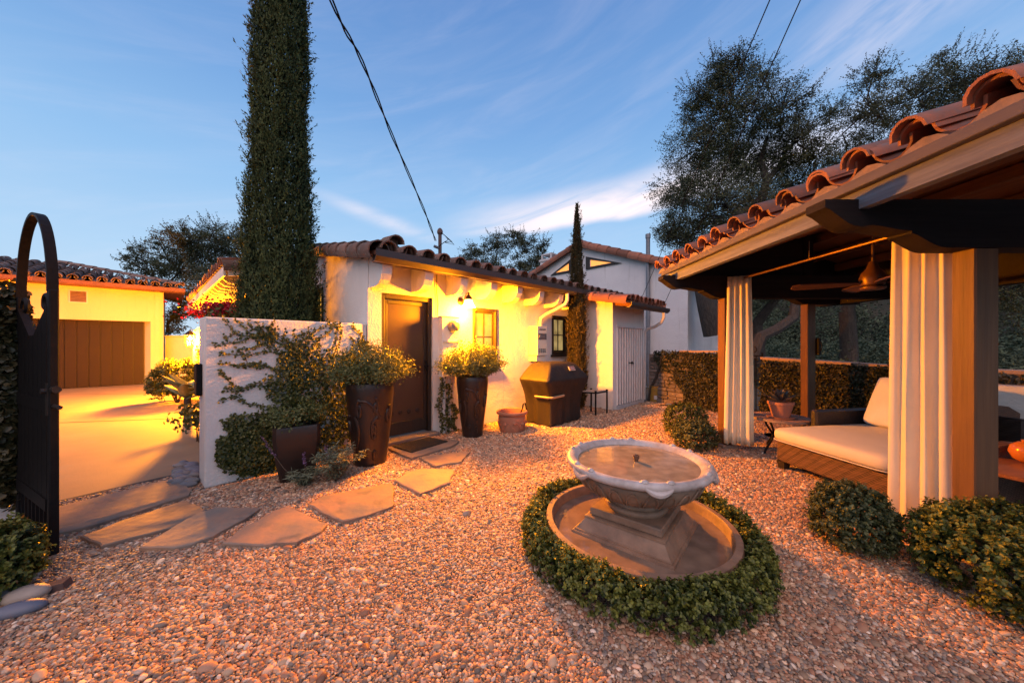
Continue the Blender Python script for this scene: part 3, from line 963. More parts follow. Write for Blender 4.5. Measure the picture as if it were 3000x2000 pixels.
b = MB(MG); b.box((-.20, -.04, .03), (-.08, -.003, 3.2)); b.build('corner_trim', STUCCO_LIT, gar)
gx = [.38 - .28 * i for i in range(24)]
tiles(groof, MG, gx, -.56, zg(-.56) + .0, .26, 8, CAPO, PANO, expo=.40, hip=lambda x, k: x < .42 - k * .39)
for k in range(10):
    place('hip_tile', CAPO, groof, MG @ Matrix.Translation((.45 - k * .3, -.45 + k * .3, zg(-.45 + k * .3) + .09)) @ Matrix.Rotation(R(45), 4, 'Z') @ Matrix.Rotation(.17, 4, 'X'))
lw = thing('boundary_wall', (-10.4, 12.0, 0), 'low yellow-lit stucco wall beside garage', 'wall')
b = MB(); b.box((-12.2, 12.0, 0), (-8.6, 12.2, 1.63), .01); b.build('wall_body', STUCCO_LIT, lw)
b = MB(); b.box((-12.2, 11.97, 1.632), (-8.6, 12.23, 1.67), .01); b.build('wall_cap', STUCCO_LIT, lw)
# ------------------------------------------------------------------ garden wall with the vine
A0 = Vector((-2.945, 3.27, 0)); A1 = Vector((-1.93, 4.49, 0))
WD = (A1 - A0).normalized(); WN = Vector((WD.y, -WD.x, 0))
MV = frame(A0, WD)
WL = (A1 - A0).length
gwall = thing('garden_wall', A0, 'white stucco garden wall overgrown by a vine', 'wall')
b = MB(MV); b.box((0, 0, 0), (WL + .02, .28, 1.655), .012); b.build('wall_body', STUCCO, gwall)
b = MB(MV); b.box((-.045, .10, .885), (-.001, .24, 1.20), .008); b.build('strike_plate', BLACKIRON, gwall)

# ------------------------------------------------------------------ left gate, standing open
H0 = Vector((-3.77, 2.62, 0)); H1 = Vector((-3.012, 2.24, 0))
GX = (H1 - H0).normalized(); GLn = (H1 - H0).length
MGt = frame(H0, GX)
gate = thing('arched_gate', H0, 'black arched gate standing open beside ivy wall', 'gate')
def band(path, hw, th):
    """flat bar bent along a path in the gate's x-z plane, hw half width across the gate"""
    b = MB(MGt); vs, fs = [], []
    n = len(path)
    for i, p in enumerate(path):
        p = Vector((p[0], 0, p[1])); q = Vector((path[min(i + 1, n - 1)][0], 0, path[min(i + 1, n - 1)][1])); o = Vector((path[max(i - 1, 0)][0], 0, path[max(i - 1, 0)][1]))
        d = (q - o).normalized(); nn = Vector((-d.z, 0, d.x)) * th / 2
        for s, y in ((1, -hw), (1, hw), (-1, hw), (-1, -hw)):
            vs.append((p.x + nn.x * s, y, p.z + nn.z * s))
    for i in range(n - 1):
        for k in range(4):
            fs.append((i * 4 + k, i * 4 + (k + 1) % 4, i * 4 + 4 + (k + 1) % 4, i * 4 + 4 + k))
    fs += [(3, 2, 1, 0), tuple((n - 1) * 4 + k for k in range(4))]
    return b.add(vs, fs)
band([(GLn / 2 + (GLn / 2 - .01) * math.cos(a), 1.74 + .57 * math.sin(a)) for a in np.linspace(0, math.pi, 25)], .024, .020).build('arch_bar', BLACKIRON, gate)
for (x, z1) in ((.0, 1.75), (GLn, 1.75)):
    b = MB(MGt); b.box((x - .028, -.021, .02), (x + .028, .021, z1), .006); b.build('stile', BLACKIRON, gate)
bx = np.linspace(.035, GLn - .035, 8)
for i in range(7):
    m = (bx[i] + bx[i + 1]) / 2; u = abs(m - GLn / 2) / (GLn / 2)
    t0 = 1.42 + .26 * abs(bx[i] - GLn / 2) / (GLn / 2) ** 1.0; t1 = 1.42 + .26 * abs(bx[i + 1] - GLn / 2) / (GLn / 2)
    b = MB(MGt); b.prism([(bx[i] + .003, .36), (bx[i + 1] - .003, .36), (bx[i + 1] - .003, t1), (bx[i] + .003, t0)], -.02, .02, 'y'); b.build('board', BLACKIRON, gate)
b = MB(MGt); b.box((.03, -.026, .30), (GLn - .03, .026, .38)); b.box((.03, -.026, .06), (GLn - .03, .026, .11)); b.box((.03, -.026, .95), (GLn - .03, .026, 1.03)); b.build('rail', BLACKIRON, gate)
for i in range(8):
    x = .07 + i * (GLn - .14) / 7
    b = MB(MGt); b.box((x - .009, -.009, .11), (x + .009, .009, .30)); b.build('picket', BLACKIRON, gate)
for s, x in ((1, .06), (-1, GLn - .06)):     # curled brackets under the arch
    b = MB(MGt); P = []
    for k in range(14):
        a = k / 13 * 4.6; r = .085 * (1 - k / 18)
        P.append((x + s * (.09 - r * math.cos(a)), 0, 1.66 + r * math.sin(a)))
    b.tube(P, .016, 6); b.build('scroll', BLACKIRON, gate, True)
b = MB(MGt); b.tube([(GLn, -.05, 1.09), (GLn, -.02, 1.09)], .018, 10); b.tube([(GLn + .02, 0, 1.10), (GLn + .085, 0, 1.10)], .022, 8); b.tube([(GLn + .02, .0, .99), (GLn + .15, .0, .99)], .013, 8); b.box((GLn - .02, -.028, .93), (GLn + .02, -.0215, 1.14)); b.build('latch', mat('dark_bronze', (.03, .022, .018), (.02, .015, .012), rough=.5, metal=.3), gate)

# ivy-clad wall the gate hangs on
lwall = thing('ivy_pier', (-4.1, 2.3, 0), 'ivy covered pier that carries the black gate', 'wall')
LI = Vector((-3.86, 2.66, 0)); LId = Vector((-.60, -.80, 0))
ML = frame(LI, LId)
b = MB(ML); b.box((0, -.26, 0), (2.4, -.05, 1.72)); b.build('wall_body', STUCCO, lwall)
def wall_leaves(M, x0, x1, z0, z1, n, thick=.12, leaf=.045, side=1, top=True, mask=None, lvb=.3):
    x = rng.uniform(x0, x1, n); z = rng.uniform(z0, z1, n)
    P0 = np.stack([x, np.zeros(n), z], 1)
    off = thick * (.55 + .35 * sn(P0 * 2.2) + .18 * sn(P0 * 7.0)) * rng.uniform(.45, 1.1, n)
    P0[:, 1] = side * np.maximum(off, .004)
    if mask is not None:
        k = mask(P0); P0 = P0[k]; off = off[k]
    m = np.array(M)
    Pw = P0 @ m[:3, :3].T + m[:3, 3]
    nd = (np.array([[0, side, .25]]) @ m[:3, :3].T)
    lv = np.clip(lvb + .30 * sn(Pw * 4) + rng.normal(0, .2, len(Pw)) + (off / thick - .5) * .35, 0, 1)
    dn = np.array([[0, side * .4, -.8]]) @ m[:3, :3].T
    return leaves(Pw, np.repeat(nd, len(Pw), 0), leaf, leaf * .72, lv, oval=True, tilt=.75, axis=np.repeat(dn, len(Pw), 0), jitter=.9)
def end_leaves(c, rad, n, leaf, lvb=.3):
    d = sph(n); P = np.asarray(c) + d * np.asarray(rad) * rng.uniform(.7, 1.05, n)[:, None]
    lv = np.clip(lvb + .3 * sn(P * 4) + rng.normal(0, .2, n), 0, 1)
    return leaves(P, d, leaf, leaf * .72, lv, oval=True, tilt=.5)
leaf_obj('ivy', [wall_leaves(ML, -.05, 2.4, .25, 1.78, 9000, .16, .05, 1), end_leaves((-3.84, 2.62, 1.0), (.11, .11, .85), 3200, .05),
                 end_leaves((-4.3, 2.0, 1.78), (.6, .75, .09), 2500, .05)], L_IVY, lwall)

# ------------------------------------------------------------------ ivy wall at the back of the yard
IW = [Vector((3.30, 8.22, 0)), Vector((4.30, 6.80, 0)), Vector((4.62, 6.30, 0)), Vector((5.75, 4.75, 0)), Vector((7.4, 2.6, 0))]
RUB = mat('rubble_stone', (.22, .175, .15), (.13, .105, .09), scale=5, rough=.9, bump=.8, bscale=10, bdist=.03, rnd=.25)
bw1 = thing('ivy_wall', IW[0], 'ivy clad stone wall between shed and pavilion post', 'wall')
def wallbody(a, c, h0, h1, parent, m, nm='wall_body', th=.25):
    M = frame(a, c - a); L = (c - a).length
    b = MB(M); b.prism([(0, 0), (L, 0), (L, h1), (0, h0)], 0, th, 'y'); b.build(nm, m, parent)
    return M, L
M1, L1 = wallbody(IW[0], IW[1], 1.14, 1.20, bw1, MORTAR)
x = .0
row = 0
z = .02
while z < 1.1:                     # rubble courses left bare next to the shed
    x = .01 + random.uniform(0, .05)
    h = random.uniform(.07, .12)
    while x < .95:
        w = random.uniform(.12, .26)
        b = MB(M1); b.box((x, -.03 - random.uniform(0, .02), z), (x + w - .012, .01, z + h - .012), .012); b.build('stone', RUB, bw1)
        x += w
    z += h
CAPST = mat('tan_wall_cap', (.42, .28, .20), (.34, .22, .16), rough=.85, bump=.3, bscale=40)
b = MB(M1); b.prism([(.75, 1.195), (L1, 1.21), (L1, 1.25), (.75, 1.235)], -.03, .28, 'y'); b.build('wall_cap', CAPST, bw1)
leaf_obj('ivy', [wall_leaves(M1, .60, L1, .0, 1.2, 6000, .14, .042, -1, mask=lambda P: P[:, 0] > .72 + .12 * np.sin(P[:, 2] * 7) + .25 * (1.0 - P[:, 2]) * .3),
                 wall_leaves(M1, .15, 1.0, .75, 1.22, 1800, .10, .042, -1, mask=lambda P: P[:, 2] > .95 - .35 * P[:, 0] + .12 * np.sin(P[:, 0] * 11), lvb=.12),
                 wall_leaves(M1, .35, .9, .0, .9, 700, .06, .042, -1, mask=lambda P: np.abs(P[:, 2] - .75 + .5 * np.sin(P[:, 0] * 5)) < .14, lvb=.1)], L_IVY, bw1)
bw2 = thing('ivy_wall', IW[2], 'tan capped ivy wall behind the daybed', 'wall')
M2, L2 = wallbody(IW[2], IW[3], 1.10, 1.02, bw2, MORTAR)
M3, L3 = wallbody(IW[3], IW[4], 1.02, 1.02, bw2, MORTAR)
for M, L, h0, h1 in ((M2, L2, 1.10, 1.02), (M3, L3, 1.02, 1.02)):
    b = MB(M); b.prism([(-.02, h0 + .002), (L, h1 + .002), (L, h1 + .045), (-.02, h0 + .045)], -.04, .29, 'y'); b.build('wall_cap', CAPST, bw2)
leaf_obj('ivy', [wall_leaves(M2, -.03, L2, .0, 1.07, 9000, .15, .042, -1, lvb=.38), wall_leaves(M3, 0, L3, .0, 1.03, 6500, .15, .042, -1, lvb=.4)], L_IVY, bw2)
lowwall = thing('low_wall', (5.2, 3.2, 0), 'peach-lit low stucco wall behind wicker armchair', 'wall')
b = MB(frame((4.62, 3.55, 0), (.62, -.78, 0))); b.box((0, 0, 0), (2.2, .18, .985), .012); b.build('wall_body', STUCCO, lowwall)

# wrought iron gate in the gap
ig = thing('iron_gate', (4.45, 6.55, 0), 'wrought iron gate with scrolled top in ivy wall gap', 'gate')
Mi = frame(IW[1], IW[2] - IW[1]); Li = (IW[2] - IW[1]).length
for x in (.04, Li - .04):
    b = MB(Mi); b.tube([(x, .1, 0), (x, .1, 1.22)], .016, 6); b.build('post', BLACKIRON, ig)
b = MB(Mi)
for z in (.12, .70, 1.16):
    b.tube([(.04, .1, z), (Li - .04, .1, z)], .012, 6)
b.build('rail', BLACKIRON, ig)
for i in range(4):
    x = .04 + (Li - .08) * (i + 1) / 5
    b = MB(Mi); b.tube([(x, .1, .12), (x, .1, 1.16)], .009, 6); b.build('bar', BLACKIRON, ig)
for x, s in ((.19, 1), (Li - .19, -1)):
    b = MB(Mi); b.tube([(x + s * (.09 * (1 - k / 20)) * math.cos(k * .42), .1, 1.27 + (.09 * (1 - k / 20)) * math.sin(k * .42)) for k in range(18)], .011, 6); b.build('scroll', BLACKIRON, ig, True)

# ------------------------------------------------------------------ pavilion
EX, EZ, PSL = 2.15, 2.375, .33
YN, YF = .75, 4.86
pav = thing('pavilion', (2.9, 3.4, 0), 'timber pavilion with red barrel tile roof over daybed', 'pavilion')
for (x0, y0, x1, y1) in ((2.90, 2.135, 3.05, 2.255), (2.80, 4.50, 2.95, 4.65), (4.50, 5.20, 4.63, 5.33), (4.72, 2.14, 4.86, 2.28)):
    b = MB(); b.box((x0, y0, .02), (x1, y1, 2.0), .008); p = b.build('post', POSTWOOD, pav)
    b = MB(); b.box((x0 - .03, y0 - .03, .0), (x1 + .03, y1 + .03, .06), .01); b.build('post_footing', MORTAR, p)
def ogee(x0, sc=1.0, xe=5.1, zt=2.295):
    pts = [(0, zt), (0, 2.245)]
    def curve(xa, za, xb, zb, n=6):
        for i in range(1, n + 1):
            t = i / n
            pts.append((xa + (xb - xa) * t, za + (zb - za) * (t ** .62 if False else math.sin(t * math.pi / 2) ** 1.4)))
    curve(.0, 2.245, .22, 2.125)
    pts.append((.30, 2.135))
    curve(.30, 2.135, .54, 2.10, 4)
    pts.append((.54, 2.085))
    curve(.54, 2.085, .76, 1.995)
    out = [(x0 + p[0] * sc, p[1]) for p in pts] + [(xe, 1.995), (xe, zt)]
    return out
for (yb, x0, xe) in ((2.125, 1.95, 5.2), (4.505, 1.99, 5.2), (5.195, 3.72, 5.3)):
    b = MB(); b.prism(ogee(x0, 1.0, xe), yb, yb + .14, 'y'); b.build('cross_beam', BEAMWOOD, pav)
# near cross beam beyond the frame edge, carries the roof end
b = MB(); b.prism(ogee(2.0, 1.0, 5.2), .95, 1.09, 'y'); b.build('cross_beam', BEAMWOOD, pav)
b = MB(); b.box((4.98, YN, 1.995), (5.12, 5.62, 2.30)); b.build('back_beam', BEAMWOOD, pav)
# eave boards
b = MB(); b.box((2.115, YN, 2.352), (2.155, YF - .02, 2.412), .004); b.build('eave_board', WEATHTOP, pav)
b = MB(); b.prism([(YN, 2.235), (YF - .40, 2.235), (YF - .24, 2.27), (YF - .1, 2.348), (YN, 2.348)], 2.16, 2.22, 'x'); b.build('eave_beam', WEATHWOOD, pav)
# roof deck, gable both ways
RX = 3.95
def zp(x): return EZ + PSL * (x - EX) if x < RX else EZ + PSL * (RX - EX) - PSL * (x - RX)
b = MB()
b.prism([(EX + .02, zp(EX + .02)), (RX, zp(RX)), (RX, zp(RX) + .03), (EX + .02, zp(EX + .02) + .03)], YN, YF, 'y')
b.prism([(RX, zp(RX)), (5.75, zp(5.75)), (5.75, zp(5.75) + .03), (RX, zp(RX) + .03)], YN, 5.65, 'y')
b.prism([(3.4, zp(3.4)), (RX, zp(RX)), (RX, zp(RX) + .03), (3.4, zp(3.4) + .03)], YF, 5.65, 'y')
proof = b.build('roof', RAFTWOOD, pav)
for i, x in enumerate((2.55, 2.95, 3.35, 3.75, 4.15, 4.55, 4.95)):
    b = MB(); b.box((x, YN + .02, zp(x + .035) - .125), (x + .07, (YF if x < 3.6 else 5.6) - .03, zp(x if x < RX else x + .07) - .012)); b.build('rafter', RAFTWOOD, pav)
for (yb, x0) in ((2.13, 2.3), (4.51, 2.3)):     # filler posts between beam and roof
    b = MB(); b.box((3.88, yb + .02, 2.30), (4.0, yb + .12, zp(3.9) - .13)); b.build('king_post', BEAMWOOD, pav)
b = MB(); b.prism([(2.35, 2.30), (RX, 2.30), (RX, zp(RX) - .003), (2.35, zp(2.35) - .003)], 4.55, 4.60, 'y'); b.build('gable_panel', BEAMWOOD, pav)
b = MB(); b.prism([(RX, 2.30), (5.1, 2.30), (5.1, zp(5.1) - .003), (RX, zp(RX) - .003)], 5.24, 5.29, 'y'); b.build('gable_panel', BEAMWOOD, pav)
b = MB(); b.prism([(4.60, 2.30), (5.24, 2.30), (5.24, zp(RX) - .003), (4.60, zp(RX) - .003)], RX - .02, RX + .02, 'x'); b.build('gable_panel', BEAMWOOD, pav)
b = MB(); b.box((5.13, YN, 2.20), (5.16, 5.6, zp(5.13) - .004)); b.build('gable_panel', BEAMWOOD, pav)
MPv = Matrix(((0, 1, 0, EX), (-1, 0, 0, 0), (0, 0, 1, 0), (0, 0, 0, 1)))     # x -> -Y, y -> +X
ptx = [-(.93 + .2805 * i) for i in range(15)][::-1]
tiles(proof, MPv, ptx, -.05, EZ + .046, PSL, 6, CAPP, PANP, expo=.35, double=True, cz=.045, pz=.096, dz=.064)
for i, x in enumerate(ptx[:-1]):       # mortar fillets under the eave tiles
    b = MB(MPv); xc = x
    b.prism([(xc - .12, EZ + .034), (xc + .12, EZ + .034), (xc + .06, EZ + .075), (xc, EZ + .092), (xc - .06, EZ + .075)], -.015, .14, 'y'); b.build('mortar_fillet', MORTAR, proof)
# curtain rods and a hanging hook
RODM = mat('bronze_rod', (.16, .075, .03), (.11, .05, .025), rough=.35, metal=.5)
b = MB(); b.tube([(2.97, 2.26, 2.235), (2.97, 4.48, 2.235)], .013, 8); b.tube([(2.97, 3.41, 2.235), (2.97, 3.41, 2.42)], .004, 5); rod = b.build('curtain_rod', RODM, pav)
b = MB(); b.tube([(2.95, 4.66, 2.1), (4.5, 5.2, 2.1)], .013, 8); b.build('curtain_rod', RODM, pav)
b = MB(); b.box((4.64, 5.16, 1.22), (4.68, 5.24, 1.48), .008); b.tube([(4.66, 5.15, 1.28), (4.66, 5.13, 1.35), (4.66, 5.15, 1.42)], .006, 6); b.build('wall_bracket', BLACKIRON, pav)

def curtain(name, pts, z0, z1, folds, amp, label, spread=.08):
    """pleated cloth hung along a plan line; widens to the hem."""
    o = thing(name, (pts[0][0], pts[0][1], z0), label, 'curtain')
    n, m = folds * 14, 22
    P = [Vector(p) for p in pts]; tot = sum((P[i + 1] - P[i]).length for i in range(len(P) - 1))
    def along(t):
        d = t * tot
        for i in range(len(P) - 1):
            l = (P[i + 1] - P[i]).length
            if d <= l or i == len(P) - 2:
                return P[i] + (P[i + 1] - P[i]) * (d / l), (P[i + 1] - P[i]).normalized()
            d -= l
    vs = np.zeros((m + 1, n + 1, 3))
    ph = rng.uniform(0, 6.28, 8); am = rng.uniform(.6, 1.25, folds + 2)
    for i in range(n + 1):
        t = i / n
        base, d = along(t)
        nr = Vector((d.y, -d.x))
        fa = folds * 2 * math.pi * t
        for j in range(m + 1):
            h = j / m            # 0 top .. 1 hem
            A = amp * (.75 + .5 * h) * am[int(t * folds)] * (1 if h > .02 else .8)
            s = math.sin(fa + .5 * math.sin(h * 2.2 + ph[0]) + .35 * math.sin(2 * fa * .31 + ph[1]) * h)
            q = base + nr * (A * (s + .12 * math.sin(2 * fa + ph[2])) ) + d * ((t - .5) * spread * h + .012 * math.sin(fa * 1.7 + ph[3] + 3 * h) * h)
            vs[j, i] = (q.x, q.y, z1 + (z0 - z1) * h + (.010 * math.sin(fa + ph[4]) if j == m else 0))
    idx = np.arange((m + 1) * (n + 1)).reshape(m + 1, n + 1)
    fs = np.stack([idx[:-1, :-1], idx[:-1, 1:], idx[1:, 1:], idx[1:, :-1]], -1).reshape(-1, 4)
    me = np_mesh('cloth', vs.reshape(-1, 3), fs, CLOTH, True)
    c = attach(bpy.data.objects.new('cloth', me), o)
    md = c.modifiers.new('thick', 'SOLIDIFY'); md.thickness = .004
    b = MB()
    for k in range(folds):
        base, d = along((k + .5) / folds)
        M = Matrix.Translation((base.x, base.y, z1 - .06)) @ Vector((d.x, d.y, 0)).to_track_quat('Z', 'Y').to_matrix().to_4x4()
        bb = MB(M); bb.lathe([(.026, -.03), (.032, 0), (.026, .03), (.022, 0), (.026, -.03)], 12)
        b.v += bb.v; b.f += [[i + len(b.v) - len(bb.v) for i in f] for f in bb.f]
    return o
curtain('curtain', [(2.80, 4.43), (2.90, 4.39), (3.03, 4.32)], .10, 2.26, 4, .017, 'cream curtain gathered at post beside potted succulent', .07)
curtain('curtain', [(2.965, 2.275), (2.945, 2.42), (2.91, 2.62)], .05, 2.26, 4, .024, 'cream curtain drawn against post by boxwood hedge', .05)

# ceiling fan
fc = Vector((3.72, 3.52, 0))
FANM = mat('bronze_fan', (.14, .06, .03), (.10, .045, .025), rough=.4, metal=.3)
fan = thing('ceiling_fan', fc + Vector((0, 0, 1.95)), 'bronze ceiling fan hanging under pavilion roof', 'fan')
b = MB(Matrix.Translation(fc)); b.lathe([(.012, 2.24), (.012, zp(3.72) - .01), (.06, zp(3.72) - .01)], 10); b.build('down_rod', FANM, fan)
b = MB(Matrix.Translation(fc)); b.lathe([(.0, 1.945), (.085, 1.95), (.10, 1.965), (.10, 1.975), (.06, 1.98), (.09, 2.0), (.105, 2.06), (.09, 2.12), (.05, 2.17), (.03, 2.24), (.0, 2.25)], 20); b.build('motor', FANM, fan, True)
for k in range(4):
    a = R(152 + 90 * k)
    M = Matrix.Translation(fc + Vector((0, 0, 2.02))) @ Matrix.Rotation(a, 4, 'Z') @ Matrix.Rotation(R(14), 4, 'X')
    b = MB(M); b.prism([(.10, -.02), (.20, -.05), (.40, -.075), (.62, -.07), (.66, -.04), (.66, .05), (.60, .07), (.3, .06), (.10, .02)], -.006, .006, 'z'); b.build('blade', FANM, fan)

# ------------------------------------------------------------------ daybed
DL = Vector((2.93, 3.83, 0)); DA = Vector((.166, -.986, 0))
MD = frame(DL, DA)          # x runs along the front edge, y = left turn = into the pavilion
bed = thing('daybed', DL, 'brown wicker daybed with thick cream mattress', 'daybed')
BL, BWd = 1.06, 1.42
b = MB(MD); b.box((.02, .02, .10), (BL, BWd, .315), .012); b.build('wicker_frame', WICKER, bed)
for (x, y) in ((.02, .02), (BL - .10, .02), (.02, BWd - .1), (BL - .1, BWd - .1)):
    b = MB(MD); b.add([(x + .015, y + .015, 0), (x + .075, y + .015, 0), (x + .075, y + .075, 0), (x + .015, y + .075, 0), (x, y, .1), (x + .09, y, .1), (x + .09, y + .09, .1), (x, y + .09, .1)], [(3, 2, 1, 0), (4, 5, 6, 7), (0, 1, 5, 4), (1, 2, 6, 5), (2, 3, 7, 6), (3, 0, 4, 7)]); b.build('leg', DARKWOOD, bed)
def cushion(M, sx, sy, sz, name, m, parent, puff=.25, nn=14, piping=False):
    """soft box: superellipsoid sheet grid"""
    vs, fs = [], []
    na, nb_ = 40, 14
    for j in range(nb_ + 1):
        v = -math.pi / 2 + math.pi * j / nb_
        for i in range(na):
            u = 2 * math.pi * i / na
            f = lambda w, e: math.copysign(abs(w) ** e, w)
            cv = f(math.cos(v), .28); sv = f(math.sin(v), .42)
            x = sx * cv * f(math.cos(u), .16); y = sy * cv * f(math.sin(u), .16)
            rr = max(abs(x) / sx, abs(y) / sy)
            z = sz * sv * (1 + puff * (1 - rr ** 2))
            z += .006 * noise.noise(Vector((x * 6, y * 6, z * 3)))
            vs.append((x, y, z))
    for j in range(nb_):
        for i in range(na):
            k = (i + 1) % na
            fs.append((j * na + i, j * na + k, (j + 1) * na + k, (j + 1) * na + i))
    b = MB(M); b.add(vs, fs)
    o = b.build(name, m, parent, 'all')
    if piping:
        P = [(sx * 1.0 * math.copysign(abs(math.cos(t)) ** .16, math.cos(t)), sy * math.copysign(abs(math.sin(t)) ** .16, math.sin(t)), -sz * .72) for t in np.linspace(0, 2 * math.pi, 60)]
        b = MB(M); b.tube(P, .006, 5); b.build('piping', m, o, True)
    return o
cushion(MD @ Matrix.Translation((BL / 2 - .005, BWd / 2 - .01, .39)), BL / 2 + .02, BWd / 2 + .02, .076, 'mattress', MATTR, bed, .06, piping=True)
b = MB(MD); b.box((-.11, .62, .10), (-.03, BWd + .08, .62), .02); b.build('arm_rest', WICKERD, bed)
b = MB(MD); b.box((-.03, BWd + .04, .10), (BL, BWd + .12, .72), .02); b.build('back_rest', WICKERD, bed)
pil = thing('pillow', MD @ Vector((.36, 1.15, .47)), 'pale square pillow propped on daybed', 'pillow')
cushion(MD @ Matrix.Translation((.36, 1.27, .735)) @ Matrix.Rotation(R(64), 4, 'X'), .29, .29, .065, 'pillow_body', WHITECL, pil, .5)
pil = thing('pillow', MD @ Vector((.80, 1.05, .47)), 'olive throw pillow leaning beside pale pillow', 'pillow')
cushion(MD @ Matrix.Translation((.80, 1.12, .63)) @ Matrix.Rotation(R(60), 4, 'X') @ Matrix.Rotation(.3, 4, 'Z'), .20, .20, .06, 'pillow_body', OLIVE, pil, .6)

# side table and succulent
tc = Vector((3.44, 4.39, 0))
st = thing('side_table', tc, 'round tiled side table on curved iron legs', 'table')
MOS = mat('brick_mosaic', (.34, .20, .16), (.26, .15, .12), scale=6, rough=.6, rnd=.3, bump=.2, bscale=30)
b = MB(Matrix.Translation(tc)); b.lathe([(.0, .42), (.30, .42), (.322, .428), (.322, .45), (.315, .454), (.0, .454)], 40); top = b.build('table_top', MORTAR, st, True)
for ring, (ra, rb, n) in enumerate(((.255, .318, 26), (.185, .25, 20), (.11, .18, 14), (.03, .105, 8))):
    for k in range(n):
        a0 = 2 * math.pi * (k + .06) / n; a1 = 2 * math.pi * (k + .94) / n
        b = MB(Matrix.Translation(tc)); b.prism([(ra * math.cos(a0), ra * math.sin(a0)), (rb * math.cos(a0), rb * math.sin(a0)), (rb * math.cos((a0 + a1) / 2), rb * math.sin((a0 + a1) / 2)), (rb * math.cos(a1), rb * math.sin(a1)), (ra * math.cos(a1), ra * math.sin(a1))], .4545, .460, 'z'); b.build('mosaic_tile', MOS, top)
for k in range(3):
    a = R(200 + 120 * k)
    b = MB(Matrix.Translation(tc)); b.tube([(r * math.cos(a), r * math.sin(a), z) for r, z in [(.19 + .07 * math.cos(q * 2 * math.pi) + .02 * q, .42 * (1 - q) + .008) for q in np.linspace(0, 1, 14)]], .013, 7); b.build('leg', BLACKIRON, st, True)
b = MB(Matrix.Translation(tc)); b.lathe([(.15, .20), (.162, .205), (.15, .21), (.138, .205), (.15, .20)], 20); b.build('ring_brace', BLACKIRON, st, True)
sp = Vector((3.385, 4.30, .4605))
pt = thing('succulent_pot', sp, 'terracotta pot of dark rosette succulent on side table', 'plant pot')
b = MB(Matrix.Translation(sp)); b.lathe([(.0, 0), (.135, 0), (.15, .02), (.145, .022), (.09, .012), (.0, .012)], 28); b.build('saucer', TERRA, pt, True)
b = MB(Matrix.Translation(sp)); b.lathe([(.0, .013), (.09, .014), (.128, .17), (.138, .172), (.14, .205), (.126, .207), (.120, .18), (.0, .175)], 28); b.build('pot', TERRA, pt, True)
SUC = mat('succulent_leaf', (.07, .085, .07), (.10, .07, .065), scale=10, rough=.5, rnd=.3)
for k in range(22):
    a = k * 2.4; tilt = .25 + .95 * (1 - k / 24); ln = .215 - .004 * k
    M = Matrix.Translation(sp + Vector((0, 0, .20 + .002 * k))) @ Matrix.Rotation(a, 4, 'Z') @ Matrix.Rotation(-(math.pi / 2 - tilt), 4, 'Y')
    b = MB(M); b.add([(.01, -.012, 0), (.01, .012, 0), (ln * .55, .03, .008), (ln, 0, .0), (ln * .55, -.03, .008), (ln * .5, 0, -.014)], [(0, 4, 5), (0, 5, 1), (1, 5, 2), (2, 5, 3), (3, 5, 4), (0, 1, 2, 4), (2, 3, 4)]); b.build('leaf', SUC, pt)

# armchair, low table and round vase at the right edge
tb = Vector((3.98, 2.55, 0))
lt = thing('low_table', tb, 'low reddish wood table with curved legs', 'table')
TW = wood('cherry_table', (.30, .12, .055), (.20, .08, .04), .3, 'x')
b = MB(Matrix.Translation(tb)); b.lathe([(.0, .425), (.44, .425), (.46, .435), (.46, .455), (.45, .46), (.0, .46)], 40); b.build('table_top', TW, lt, True)
for k in range(4):
    a = R(45 + 90 * k + 170)
    b = MB(Matrix.Translation(tb)); b.tube([(r * math.cos(a), r * math.sin(a), z) for r, z in ((.36, .425), (.27, .34), (.22, .22), (.24, .1), (.30, .02))], [.025, .03, .028, .022, .02], 8); b.build('leg', TW, lt, True)
ac = Vector((4.42, 3.06, 0))
ch = thing('wicker_armchair', ac, 'brown wicker armchair beyond the low table', 'chair')
Mc = frame(ac, (.96, -.28, 0))
b = MB(Mc); b.box((-.32, -.30, .12), (.36, .34, .38), .03); b.build('seat', WICKER, ch)
for y in (-.36, .32):
    b = MB(Mc); b.prism([(-.36, .1), (.38, .1), (.38, .50), (.33, .56), (-.24, .58), (-.33, .55), (-.36, .48)], y, y + .09, 'y'); b.build('arm_rest', WICKER, ch)
b = MB(Mc); b.prism([(-.27, .385), (.28, .385), (.30, .74), (.22, .80), (-.22, .80), (-.29, .74)], .24, .315, 'y'); b.build('back_rest', WICKER, ch)
for x in (-.30, .30):
    for y in (-.28, .30):
        b = MB(Mc); b.box((x - .025, y - .025, 0), (x + .025, y + .025, .12)); b.build('leg', DARKWOOD, ch)
ov = tb + Vector((.06, .12, .461))
rv = thing('round_vase', ov, 'round glossy orange vase on the low table', 'vase')
b = MB(Matrix.Translation(ov)); b.lathe([(.03, 0), (.075, .03), (.095, .08), (.085, .13), (.05, .16), (.03, .165), (.035, .18), (.028, .18), (.022, .16), (.0, .15)], 24); b.build('vase_body', mat('orange_glaze', (.55, .19, .03), (.5, .16, .03), rough=.2), rv, True)
